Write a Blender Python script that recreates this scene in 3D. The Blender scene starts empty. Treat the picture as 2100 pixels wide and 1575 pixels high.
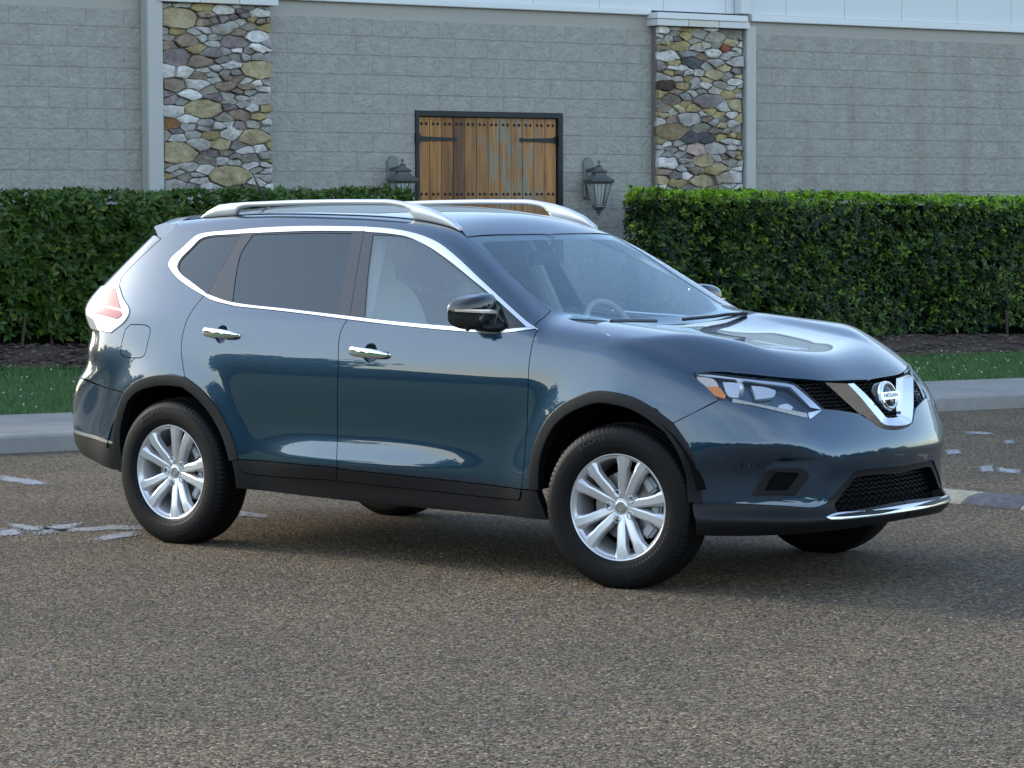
import bpy, bmesh, math, random
import numpy as np
from mathutils import Matrix, Vector
from mathutils.geometry import delaunay_2d_cdt
random.seed(7); rng=np.random.default_rng(11)
scene=bpy.context.scene
COL=scene.collection
# ------------------------------------------------------------------ camera, sky, sun, exposure
cam=bpy.data.cameras.new('camera'); camo=bpy.data.objects.new('camera',cam); COL.objects.link(camo)
CP=Vector((9.87472,-10.58240,1.63455)); YAW=2.24428861; PIT=-0.0622615816; ROL=-0.00293
fwv=Vector((math.cos(YAW)*math.cos(PIT),math.sin(YAW)*math.cos(PIT),math.sin(PIT)))
rv=fwv.cross(Vector((0,0,1))).normalized(); uv=rv.cross(fwv)
r2=rv*math.cos(ROL)+uv*math.sin(ROL); u2=-rv*math.sin(ROL)+uv*math.cos(ROL)
M=Matrix((r2,u2,-fwv)).transposed().to_4x4(); M.translation=CP
camo.matrix_world=M
cam.sensor_width=36; cam.lens=5776.18/2100*36; cam.clip_end=3000; cam.clip_start=.1
scene.camera=camo
SUN_EL=math.radians(21); SUN_AZ=math.atan2(-.16,-.985)      # direction to the sun, azimuth from +x
w=bpy.data.worlds.new('World'); scene.world=w; w.use_nodes=True
nt=w.node_tree; bg=nt.nodes['Background']
sky=nt.nodes.new('ShaderNodeTexSky'); sky.sky_type='NISHITA'; sky.sun_disc=False
sky.sun_elevation=SUN_EL; sky.sun_rotation=math.pi/2-SUN_AZ
sky.air_density=1.0; sky.dust_density=.9; sky.ozone_density=1.6
tcw=nt.nodes.new('ShaderNodeTexCoord'); mpw=nt.nodes.new('ShaderNodeMapping'); mpw.inputs['Scale'].default_value=(1,1,2.6); mpw.inputs['Location'].default_value=(.3,.7,.2)
nzw=nt.nodes.new('ShaderNodeTexNoise'); nzw.inputs['Scale'].default_value=1.7; nzw.inputs['Detail'].default_value=5; nzw.inputs['Roughness'].default_value=.5
rpw=nt.nodes.new('ShaderNodeValToRGB'); rpw.color_ramp.elements[0].position=.38; rpw.color_ramp.elements[0].color=(.25,.25,.25,1); rpw.color_ramp.elements[1].position=.66; rpw.color_ramp.elements[1].color=(.85,.85,.85,1)
mxw=nt.nodes.new('ShaderNodeMix'); mxw.data_type='RGBA'; mxw.inputs[7].default_value=(5.2,5.9,6.3,1)
nt.links.new(tcw.outputs['Generated'],mpw.inputs[0]); nt.links.new(mpw.outputs[0],nzw.inputs['Vector']); nt.links.new(nzw.outputs['Fac'],rpw.inputs[0]); spw=nt.nodes.new('ShaderNodeSeparateXYZ'); nt.links.new(tcw.outputs['Generated'],spw.inputs[0]); mrw=nt.nodes.new('ShaderNodeMapRange'); mrw.interpolation_type='SMOOTHSTEP'
mrw.inputs['From Min'].default_value=.22; mrw.inputs['From Max'].default_value=.80; mrw.inputs['To Min'].default_value=1; mrw.inputs['To Max'].default_value=.18; nt.links.new(spw.outputs[2],mrw.inputs[0])
mlw=nt.nodes.new('ShaderNodeMath'); mlw.operation='MULTIPLY'; nt.links.new(rpw.outputs[0],mlw.inputs[0]); nt.links.new(mrw.outputs[0],mlw.inputs[1]); mry=nt.nodes.new('ShaderNodeMapRange'); mry.interpolation_type='SMOOTHSTEP'; mry.inputs['From Min'].default_value=-.25; mry.inputs['From Max'].default_value=.6; mry.inputs['To Min'].default_value=1; mry.inputs['To Max'].default_value=.3; nt.links.new(spw.outputs[1],mry.inputs[0])
mly=nt.nodes.new('ShaderNodeMath'); mly.operation='MULTIPLY'; nt.links.new(mlw.outputs[0],mly.inputs[0]); nt.links.new(mry.outputs[0],mly.inputs[1]); nt.links.new(mly.outputs[0],mxw.inputs[0]); nt.links.new(sky.outputs[0],mxw.inputs[6])
nt.links.new(mxw.outputs[2],bg.inputs[0]); bg.inputs[1].default_value=.15
sl=bpy.data.lights.new('sun','SUN'); sl.energy=.9; sl.angle=math.radians(12); sl.color=(1,.9,.76)
so=bpy.data.objects.new('sun',sl); COL.objects.link(so)
sd=Vector((math.cos(SUN_AZ)*math.cos(SUN_EL),math.sin(SUN_AZ)*math.cos(SUN_EL),math.sin(SUN_EL)))
so.rotation_euler=sd.to_track_quat('Z','Y').to_euler(); so.location=sd*60
scene.view_settings.view_transform='Standard'; scene.view_settings.look='None'
scene.view_settings.exposure=1.52; scene.view_settings.gamma=1
scene.cycles.max_bounces=10; scene.cycles.transparent_max_bounces=12
# ------------------------------------------------------------------ helpers
def nodes_of(m): return m.node_tree.nodes,m.node_tree.links
def mat(name,col,rough=.5,metal=0,coat=0,coat_r=.02,spec=.5,emis=None):
    m=bpy.data.materials.new(name); m.use_nodes=True
    p=m.node_tree.nodes['Principled BSDF']
    p.inputs['Base Color'].default_value=(*col,1); p.inputs['Roughness'].default_value=rough
    p.inputs['Metallic'].default_value=metal; p.inputs['Coat Weight'].default_value=coat
    p.inputs['Coat Roughness'].default_value=coat_r; p.inputs['Specular IOR Level'].default_value=spec
    return m
def noise_mix(m,scale,c1,c2,detail=6,rough=.6,coord='Object',lo=.35,hi=.65,stretch=(1,1,1)):
    """colour variation from noise into Base Color; returns mapping vector socket"""
    n,l=nodes_of(m); p=n['Principled BSDF']
    tc=n.new('ShaderNodeTexCoord'); mp=n.new('ShaderNodeMapping'); mp.inputs['Scale'].default_value=stretch
    nz=n.new('ShaderNodeTexNoise'); nz.inputs['Scale'].default_value=scale; nz.inputs['Detail'].default_value=detail; nz.inputs['Roughness'].default_value=rough
    rp=n.new('ShaderNodeValToRGB'); rp.color_ramp.elements[0].position=lo; rp.color_ramp.elements[1].position=hi
    rp.color_ramp.elements[0].color=(*c1,1); rp.color_ramp.elements[1].color=(*c2,1)
    l.new(tc.outputs[coord],mp.inputs[0]); l.new(mp.outputs[0],nz.inputs['Vector']); l.new(nz.outputs['Fac'],rp.inputs[0]); l.new(rp.outputs[0],p.inputs['Base Color'])
    return mp,rp
def bump(m,vec,scale,strength,dist=.01,detail=8,prev=None,rough=.6):
    n,l=nodes_of(m); p=n['Principled BSDF']
    nz=n.new('ShaderNodeTexNoise'); nz.inputs['Scale'].default_value=scale; nz.inputs['Detail'].default_value=detail; nz.inputs['Roughness'].default_value=rough
    b=n.new('ShaderNodeBump'); b.inputs['Strength'].default_value=strength; b.inputs['Distance'].default_value=dist
    l.new(vec,nz.inputs['Vector']); l.new(nz.outputs['Fac'],b.inputs['Height'])
    if prev is not None: l.new(prev,b.inputs['Normal'])
    l.new(b.outputs[0],p.inputs['Normal']); return b
def tag(o,label=None,cat=None,group=None,kind=None):
    if label: o['label']=label
    if cat: o['category']=cat
    if group: o['group']=group
    if kind: o['kind']=kind
    return o
def empty(name,loc=(0,0,0)):
    o=bpy.data.objects.new(name,None); COL.objects.link(o); o.location=loc; o.empty_display_size=.2; return o
def mesh_obj(name,verts,faces,m,parent=None,smooth=False,normals=None):
    me=bpy.data.meshes.new(name); me.from_pydata([tuple(map(float,v)) for v in verts],[],[tuple(map(int,f)) for f in faces])
    ms=m if isinstance(m,(list,tuple)) else [m]
    for x in ms: me.materials.append(x)
    if smooth or normals is not None: me.polygons.foreach_set('use_smooth',[True]*len(me.polygons))
    me.update()
    if normals is not None: me.normals_split_custom_set_from_vertices([tuple(map(float,v)) for v in normals])
    o=bpy.data.objects.new(name,me); COL.objects.link(o)
    if parent: o.parent=parent
    return o
def bm_obj(name,bm,m,parent=None,smooth=False,angle=None):
    me=bpy.data.meshes.new(name); bm.normal_update(); bm.to_mesh(me); bm.free()
    ms=m if isinstance(m,(list,tuple)) else [m]
    for x in ms: me.materials.append(x)
    if smooth:
        me.polygons.foreach_set('use_smooth',[True]*len(me.polygons))
        if angle: me.set_sharp_from_angle(angle=math.radians(angle))
    o=bpy.data.objects.new(name,me); COL.objects.link(o)
    if parent: o.parent=parent
    return o
def bm_box(bm,c,s,rot=None,bev=0):
    r=bmesh.ops.create_cube(bm,size=1); vs=r['verts']
    for v in vs: v.co=Vector((v.co.x*s[0],v.co.y*s[1],v.co.z*s[2]))
    if bev:
        es=list({e for v in vs for e in v.link_edges})
        rr=bmesh.ops.bevel(bm,geom=es,offset=bev,segments=2,affect='EDGES'); vs=list({v for f in rr['faces'] for v in f.verts}|{v for v in vs if v.is_valid})
    for v in vs:
        if rot is not None: v.co=rot@v.co
        v.co+=Vector(c)
    return vs
def lathe(bm,prof,n=32,axis='z',a0=0,a1=2*math.pi,close=True):
    """prof: (r,h) list"""
    rings=[]
    for r,h in prof:
        ring=[]
        for i in range(n if close else n+1):
            a=a0+(a1-a0)*i/n
            if axis=='z': co=(r*math.cos(a),r*math.sin(a),h)
            elif axis=='y': co=(r*math.cos(a),h,r*math.sin(a))
            else: co=(h,r*math.cos(a),r*math.sin(a))
            ring.append(bm.verts.new(co))
        rings.append(ring)
    for a,b in zip(rings,rings[1:]):
        m_=len(a)
        for i in range(m_ if close else m_-1):
            j=(i+1)%m_
            bm.faces.new((a[i],a[j],b[j],b[i]))
    return rings
def loft(bm,secs,cap=True,closed=True):
    rs=[[bm.verts.new(tuple(p)) for p in s] for s in secs]
    n=len(rs[0])
    for a,b in zip(rs,rs[1:]):
        for i in range(n if closed else n-1):
            j=(i+1)%n; bm.faces.new((a[i],a[j],b[j],b[i]))
    if cap and closed:
        bm.faces.new(rs[0][::-1]); bm.faces.new(rs[-1])
    return rs
def tube(bm,pts,rad,n=8):
    pts=[Vector(p) for p in pts]; secs=[]
    for i,p in enumerate(pts):
        t=(pts[min(i+1,len(pts)-1)]-pts[max(i-1,0)]).normalized()
        a=t.cross(Vector((0,0,1)))
        if a.length<.01: a=t.cross(Vector((1,0,0)))
        a.normalize(); b=t.cross(a); r=rad[i] if isinstance(rad,(list,tuple)) else rad
        secs.append([p+a*r*math.cos(k*2*math.pi/n)+b*r*math.sin(k*2*math.pi/n) for k in range(n)])
    loft(bm,secs)
# ------------------------------------------------------------------ setting: wall frame (u along the wall, n out of it, z up)
WO=Vector((-9.17991,13.29695,0)); WU=Vector((.315843,.948811,0)); WN=Vector((.948811,-.315843,0))
def Wp(u,n,z): return WO+WU*u+WN*n+Vector((0,0,z))
WROT=Matrix((WU,WN*-1,Vector((0,0,1)))).transposed()      # local x=u, y=-n, z
def wbox(bm,u0,u1,n0,n1,z0,z1,bev=0):
    return bm_box(bm,Wp((u0+u1)/2,(n0+n1)/2,(z0+z1)/2),(u1-u0,n1-n0,z1-z0),WROT,bev)
def wcoord(m):
    """texture vector in wall coordinates (u,n,z)"""
    n,l=nodes_of(m); tc=n.new('ShaderNodeNewGeometry'); mp=n.new('ShaderNodeMapping'); mp.vector_type='TEXTURE'
    mp.inputs['Location'].default_value=tuple(WO); mp.inputs['Rotation'].default_value=(0,0,math.atan2(WU.y,WU.x))
    l.new(tc.outputs['Position'],mp.inputs[0]); return mp.outputs[0]
# ---- ground
gm=mat('gravel_asphalt',(.16,.145,.125),.88,spec=.25); n,l=nodes_of(gm); p=n['Principled BSDF']
tc=n.new('ShaderNodeTexCoord'); vo=n.new('ShaderNodeTexVoronoi'); vo.inputs['Scale'].default_value=92; vo.inputs['Randomness'].default_value=1
v2=n.new('ShaderNodeTexVoronoi'); v2.inputs['Scale'].default_value=190
nz=n.new('ShaderNodeTexNoise'); nz.inputs['Scale'].default_value=.55; nz.inputs['Detail'].default_value=7; nz.inputs['Roughness'].default_value=.65
for x in (vo,v2,nz): l.new(tc.outputs['Object'],x.inputs['Vector'])
rp=n.new('ShaderNodeValToRGB'); e=rp.color_ramp.elements
e[0].position=0; e[0].color=(.027,.0205,.013,1); e[1].position=1; e[1].color=(.47,.37,.25,1)
for ps,c in ((.2,(.080,.062,.042)),(.5,(.178,.141,.095)),(.74,(.238,.189,.128)),(.88,(.178,.152,.118))): q=e.new(ps); q.color=(*c,1)
sx=n.new('ShaderNodeSeparateColor'); l.new(vo.outputs['Color'],sx.inputs[0]); l.new(sx.outputs[0],rp.inputs[0])
rp2=n.new('ShaderNodeValToRGB'); rp2.color_ramp.elements[0].position=.33; rp2.color_ramp.elements[0].color=(.66,.66,.68,1); rp2.color_ramp.elements[1].position=.68; rp2.color_ramp.elements[1].color=(1.13,1.08,1.0,1)
l.new(nz.outputs['Fac'],rp2.inputs[0])
nz3=n.new('ShaderNodeTexNoise'); nz3.inputs['Scale'].default_value=26; nz3.inputs['Detail'].default_value=4; nz3.inputs['Roughness'].default_value=.7; l.new(tc.outputs['Object'],nz3.inputs['Vector'])
rp3=n.new('ShaderNodeValToRGB'); rp3.color_ramp.elements[0].position=.30; rp3.color_ramp.elements[0].color=(.45,.45,.46,1); rp3.color_ramp.elements[1].position=.56; rp3.color_ramp.elements[1].color=(1.05,1.05,1.05,1); l.new(nz3.outputs['Fac'],rp3.inputs[0])
mu0=n.new('ShaderNodeMix'); mu0.data_type='RGBA'; mu0.blend_type='MULTIPLY'; mu0.inputs[0].default_value=1; l.new(rp2.outputs[0],mu0.inputs[6]); l.new(rp3.outputs[0],mu0.inputs[7])
mu=n.new('ShaderNodeMix'); mu.data_type='RGBA'; mu.blend_type='MULTIPLY'; mu.inputs[0].default_value=1
l.new(rp.outputs[0],mu.inputs[6]); l.new(mu0.outputs[2],mu.inputs[7]); l.new(mu.outputs[2],p.inputs['Base Color'])
b1=n.new('ShaderNodeBump'); b1.inputs['Strength'].default_value=1; b1.inputs['Distance'].default_value=.009; b1.invert=True; l.new(vo.outputs['Distance'],b1.inputs['Height'])
b2=n.new('ShaderNodeBump'); b2.inputs['Strength'].default_value=.6; b2.inputs['Distance'].default_value=.003; b2.invert=True; l.new(v2.outputs['Distance'],b2.inputs['Height']); l.new(b1.outputs[0],b2.inputs['Normal']); l.new(b2.outputs[0],p.inputs['Normal'])
g=mesh_obj('ground',[(600*math.cos(a),600*math.sin(a),0) for a in np.linspace(0,2*math.pi,64,endpoint=False)],[tuple(range(64))],gm); tag(g,kind='structure')
# loose stones on the lot
def chips(name,count,area,size,mats,zf,flat=.5,kind='stuff'):
    V=np.zeros((count*6,3)); Fc=[]
    base=np.array([(1,0,0),(-1,0,0),(0,1,0),(0,-1,0),(0,0,1),(0,0,-1)],float)
    tri=[(0,2,4),(2,1,4),(1,3,4),(3,0,4),(2,0,5),(1,2,5),(3,1,5),(0,3,5)]
    for i in range(count):
        x,y=area(); s=size*(.5+rng.random()**2*1.3); a=rng.random()*6.28; c,sn=math.cos(a),math.sin(a)
        q=base*np.array([s,s*(.5+.5*rng.random()),s*flat])*(.75+.5*rng.random((6,1)))
        V[i*6:i*6+6]=np.stack([q[:,0]*c-q[:,1]*sn+x,q[:,0]*sn+q[:,1]*c+y,q[:,2]+zf(x,y)],1)
        Fc+=[tuple(k+i*6 for k in t) for t in tri]
    o=mesh_obj(name,V,Fc,mats); tag(o,kind=kind)
    if len(mats)>1: o.data.polygons.foreach_set('material_index',np.repeat(rng.integers(0,len(mats),count),8))
    return o
stone_ms=[mat('stone_chip_%s'%k,c,.85) for k,c in (('tan',(.30,.26,.20)),('grey',(.24,.24,.24)),('brown',(.14,.115,.09)),('pale',(.24,.215,.18)))]
def lotarea():
    while True:
        x,y=rng.uniform(-6,8),rng.uniform(-6,9)
        t=(x-CP.x)*fwv.x+(y-CP.y)*fwv.y
        if t<5.5: continue
        if rng.random()<(7.0/t)**1.2: return x,y
chips('loose_gravel',16000,lotarea,.0058,stone_ms,lambda x,y:.001,.55)
# worn painted markings
pm=mat('worn_white_paint',(.30,.31,.32),.85); n,l=nodes_of(pm); p=n['Principled BSDF']; tc=n.new('ShaderNodeTexCoord')
vn=n.new('ShaderNodeTexVoronoi'); vn.inputs['Scale'].default_value=95; nn=n.new('ShaderNodeTexNoise'); nn.inputs['Scale'].default_value=9; nn.inputs['Detail'].default_value=5
sp_=n.new('ShaderNodeSeparateColor'); ad=n.new('ShaderNodeMath'); ad.operation='ADD'; gt=n.new('ShaderNodeMath'); gt.operation='GREATER_THAN'; gt.inputs[1].default_value=1.64
l.new(tc.outputs['Object'],vn.inputs['Vector']); l.new(tc.outputs['Object'],nn.inputs['Vector']); l.new(vn.outputs['Color'],sp_.inputs[0]); l.new(sp_.outputs[0],ad.inputs[0]); l.new(nn.outputs['Fac'],ad.inputs[1]); fa=n.new('ShaderNodeAttribute'); fa.attribute_name='Col'; ad2=n.new('ShaderNodeMath'); ad2.operation='ADD'; l.new(ad.outputs[0],ad2.inputs[0]); l.new(fa.outputs['Fac'],ad2.inputs[1]); l.new(ad2.outputs[0],gt.inputs[0]); l.new(gt.outputs[0],p.inputs['Alpha'])
PAINTS=[[(-1.099,-1.027),(-1.052,-.937),(-.851,-1.109),(-.901,-1.2)],[(-1.298,-.787),(-1.13,-.802),(-.902,-.824),(-.946,-.966),(-1.14,-.893)],[(-.893,-.98),(-1.029,-.725),(-1.012,-.571),(-.911,-.692),(-.794,-.905),(-.808,-1.024)],[(-.896,-.846),(-.798,-.634),(-.803,-.526),(-.679,-.489),(-.55,-.585),(-.656,-.665),(-.711,-.815)],[(-.43,-1.),(-.513,-.8),(-.477,-.665),(-.376,-.776),(-.338,-.982)],[(-3.364,.952),(-3.029,.891),(-2.755,.793),(-2.799,.686),(-3.148,.763)],[(-.76,.361),(-.504,.31),(-.406,.206),(-.607,.203)],[(-.282,7.466),(-.105,7.486),(-.025,7.327),(-.195,7.311)],[(.396,5.966),(.424,6.081),(.568,5.859),(.559,5.713)],[(1.276,5.069),(1.465,5.005),(1.546,4.824),(1.416,4.847)],[(1.158,5.064),(1.17,5.199),(1.36,4.886),(1.332,4.784)],[(.326,6.901),(.327,7.004),(.454,6.792),(.43,6.724)]]
for P_ in PAINTS:
    c=np.mean(P_,0); Q=c+(np.array(P_)-c)*1.55; k=len(Q); o=mesh_obj('painted_marking',[(x,y,.004) for x,y in Q]+[(*(c+(q-c)*.45),.004) for q in Q],[(i,(i+1)%k,k+(i+1)%k,k+i) for i in range(k)]+[tuple(range(k,2*k))],pm); tag(o,kind='structure')
    a_=o.data.color_attributes.new('Col','FLOAT_COLOR','POINT'); a_.data.foreach_set('color',np.repeat(np.r_[np.zeros(k),np.ones(k)],4).astype(np.float32))
    if o.data.polygons[0].normal.z<0: o.data.flip_normals()
# ---- kerb and sidewalk, lawn, mulch
def kn(u): return 7.92+.0872*(u+9.25)
def sn_(u): return 6.17+.112*(u+8.5)
def gnn(u): return 2.6+.122*(u+6.5)
def gz(u): return float(np.clip(.225-.0133*(u+6.5),.03,.30))
def bz_(u): return float(np.clip(.358-.0185*(u+5.5),.02,.45))
cm=mat('concrete',(.33,.335,.32),.85); vec=wcoord(cm); n,l=nodes_of(cm); p=n['Principled BSDF']
nz=n.new('ShaderNodeTexNoise'); nz.inputs['Scale'].default_value=2.2; nz.inputs['Detail'].default_value=9; nz.inputs['Roughness'].default_value=.7; l.new(vec,nz.inputs['Vector'])
rp=n.new('ShaderNodeValToRGB'); rp.color_ramp.elements[0].position=.3; rp.color_ramp.elements[0].color=(.20,.195,.18,1); rp.color_ramp.elements[1].position=.7; rp.color_ramp.elements[1].color=(.30,.29,.265,1); l.new(nz.outputs['Fac'],rp.inputs[0]); l.new(rp.outputs[0],p.inputs['Base Color']); bump(cm,vec,60,.35,.004)
us=list(np.arange(-24,34.1,1.0)); V=[];Fc=[]
prof=lambda u:[(kn(u)+.02,-.02),(kn(u)+.012,.06),(kn(u)+.004,.098),(kn(u)-.012,.112),(kn(u)-.03,.117),(sn_(u)+.01,.125),(sn_(u),.118),(sn_(u)-.002,-.02)]
for u in us: V+=[Wp(u,a,b) for a,b in prof(u)]
k=8
for i in range(len(us)-1):
    for j in range(k-1): Fc.append((i*k+j,(i+1)*k+j,(i+1)*k+j+1,i*k+j+1))
o=mesh_obj('sidewalk',V,Fc,cm,smooth=True); o.data.set_sharp_from_angle(angle=math.radians(35)); tag(o,kind='structure')
lm=mat('lawn_soil',(.035,.075,.022),.95); noise_mix(lm,3,(.022,.055,.016),(.05,.10,.03))
def lawn_z(u,n):
    t=np.clip((sn_(u)-n)/max(sn_(u)-gnn(u),.1),0,1); return .105*(1-t)+gz(u)*t+.012*math.sin(u*2.1+n*1.7)*min(1,4*t*(1-t))
def strip(name,m,nA,nB,zf,rows,u0=-24,u1=34,du=.5,jit=0):
    us=np.arange(u0,u1+.01,du); V=[];Fc=[]
    for u in us:
        for j in range(rows+1):
            nn_=nA(u)+(nB(u)-nA(u))*j/rows; V.append(Wp(u,nn_,zf(u,nn_)+rng.normal()*jit))
    for i in range(len(us)-1):
        for j in range(rows): a=i*(rows+1)+j; b=a+rows+1; Fc.append((a,a+1,b+1,b))
    o=mesh_obj(name,V,Fc,m,smooth=True); tag(o,kind='structure')
    if o.data.polygons[0].normal.z<0: o.data.flip_normals()
    return o
strip('lawn',lm,lambda u:sn_(u)-.001,lambda u:gnn(u)-.15,lawn_z,10)
mm=mat('bark_mulch',(.03,.018,.012),.95); mp_,_=noise_mix(mm,38,(.018,.011,.008),(.10,.058,.038),detail=4); bump(mm,mp_.outputs[0],30,.9,.03)
def mz(u,n):
    t=np.clip((gnn(u)-n)/max(gnn(u)-1.2,.1),0,1); return gz(u)*(1-t)+bz_(u)*t+.008
strip('mulch_bed',mm,lambda u:gnn(u)+.05,lambda u:-.05,mz,12,du=.25,jit=.012)
def uvinv(x,y):
    d=Vector((x,y,0))-WO; return d.dot(WU),d.dot(WN)
def mulcharea():
    u=rng.uniform(-11,9); q=Wp(u,rng.uniform(1.0,gnn(u)),0); return q.x,q.y
def mulchz(x,y): u,n_=uvinv(x,y); return mz(u,n_)+.006
chips('mulch_chips',9000,mulcharea,.028,[mat('bark_%s'%k,c,.9) for k,c in (('dark',(.02,.012,.008)),('mid',(.055,.032,.022)),('light',(.12,.085,.06)),('grey',(.05,.042,.036)))],mulchz,.35)
def leafmat(name,rough=.42,trans=.25):
    m=bpy.data.materials.new(name); m.use_nodes=True; n,l=nodes_of(m); p=n['Principled BSDF']; o=n['Material Output']
    at=n.new('ShaderNodeAttribute'); at.attribute_name='Col'; l.new(at.outputs['Color'],p.inputs['Base Color']); p.inputs['Roughness'].default_value=rough
    p.inputs['Specular IOR Level'].default_value=.4
    t=n.new('ShaderNodeBsdfTranslucent'); l.new(at.outputs['Color'],t.inputs[0]); mx=n.new('ShaderNodeMixShader'); mx.inputs[0].default_value=trans
    l.new(p.outputs[0],mx.inputs[1]); l.new(t.outputs[0],mx.inputs[2]); l.new(mx.outputs[0],o.inputs[0]); return m
def set_col(o,cols):
    a=o.data.color_attributes.new('Col','FLOAT_COLOR','POINT'); c=np.ones((len(cols),4),np.float32); c[:,:3]=cols; a.data.foreach_set('color',c.ravel())
def fast_mesh(name,V,loops,per,m,parent=None):
    """V (N,3), loops flat index array, faces all with 'per' corners"""
    me=bpy.data.meshes.new(name); nf=len(loops)//per
    me.vertices.add(len(V)); me.vertices.foreach_set('co',np.asarray(V,np.float32).ravel())
    me.loops.add(len(loops)); me.loops.foreach_set('vertex_index',np.asarray(loops,np.int32)); me.polygons.add(nf); me.polygons.foreach_set('loop_start',np.arange(0,nf*per,per,dtype=np.int32)); me.polygons.foreach_set('loop_total',np.full(nf,per,np.int32))
    me.materials.append(m); me.update(calc_edges=True); me.validate()
    o=bpy.data.objects.new(name,me); COL.objects.link(o)
    if parent: o.parent=parent
    return o
# grass blades and clover
def grass(count):
    u=rng.uniform(-11,8,count); t=rng.random(count); nA=6.17+.112*(u+8.5)+.03; nB=2.6+.122*(u+6.5)-.12; nn_=nA+(nB-nA)*t
    z=np.array([lawn_z(a,b) for a,b in zip(u,nn_)])
    base=np.array(WO)[None]+np.outer(u,np.array(WU))+np.outer(nn_,np.array(WN)); base[:,2]=z-.005
    h=.035+.045*rng.random(count)*(.7+.3*np.sin(u*1.3+nn_*2)); a=rng.random(count)*6.28; wd=.0035+.004*rng.random(count)
    side=np.stack([np.cos(a),np.sin(a),0*a],1)*wd[:,None]; lean=np.stack([rng.normal(size=count)*.025,rng.normal(size=count)*.025,h],1)
    V=np.stack([base-side,base+side,base+lean],1).reshape(-1,3); L=np.arange(count*3)
    k=rng.random(count)[:,None]; c=np.array([.048,.115,.032])*(1-k)+np.array([.115,.225,.065])*k; c*=(.8+.35*rng.random((count,1)))
    o=fast_mesh('grass',V,L,3,leafmat('grass_blade',.5,.3)); set_col(o,np.repeat(c,3,0)); tag(o,kind='stuff')
grass(90000)
def clover(count):
    V=[];L=[];k=0
    for i in range(count):
        u=rng.uniform(-11,8); nn_=gnn(u)+(sn_(u)-gnn(u))*rng.random()**1.1
        if rng.random()>.35+.65*(math.sin(u*1.7)+math.sin(nn_*3.1+u)>0): continue
        c=Wp(u,nn_,lawn_z(u,nn_)+.05+.03*rng.random()); r=.006+.006*rng.random()
        q=[(1,0,0),(-1,0,0),(0,1,0),(0,-1,0),(0,0,.8),(0,0,-.6)]; V+=[(c.x+a*r,c.y+b*r,c.z+d*r) for a,b,d in q]
        for t in [(0,2,4),(2,1,4),(1,3,4),(3,0,4),(2,0,5),(1,2,5),(3,1,5),(0,3,5)]: L+=[k+j for j in t]
        k+=6
    o=fast_mesh('clover_flowers',np.array(V),np.array(L),3,mat('clover_white',(.62,.62,.56),.8)); tag(o,kind='stuff')
clover(800)
# unseen lawn added left of the camera to darken reflections in the car's flank
e1=Vector((-.69,-.72,0)); e2=Vector((-.72,.69,0)); L0=Vector((3.6,-5.13,.006))+e1*1.3
o=mesh_obj('lawn',[tuple(L0+e2*a+e1*b) for a,b in ((-40,0),(12,0),(12,60),(-40,60))],[(0,1,2,3)],lm); tag(o,kind='structure')
if o.data.polygons[0].normal.z<0: o.data.flip_normals()
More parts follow.
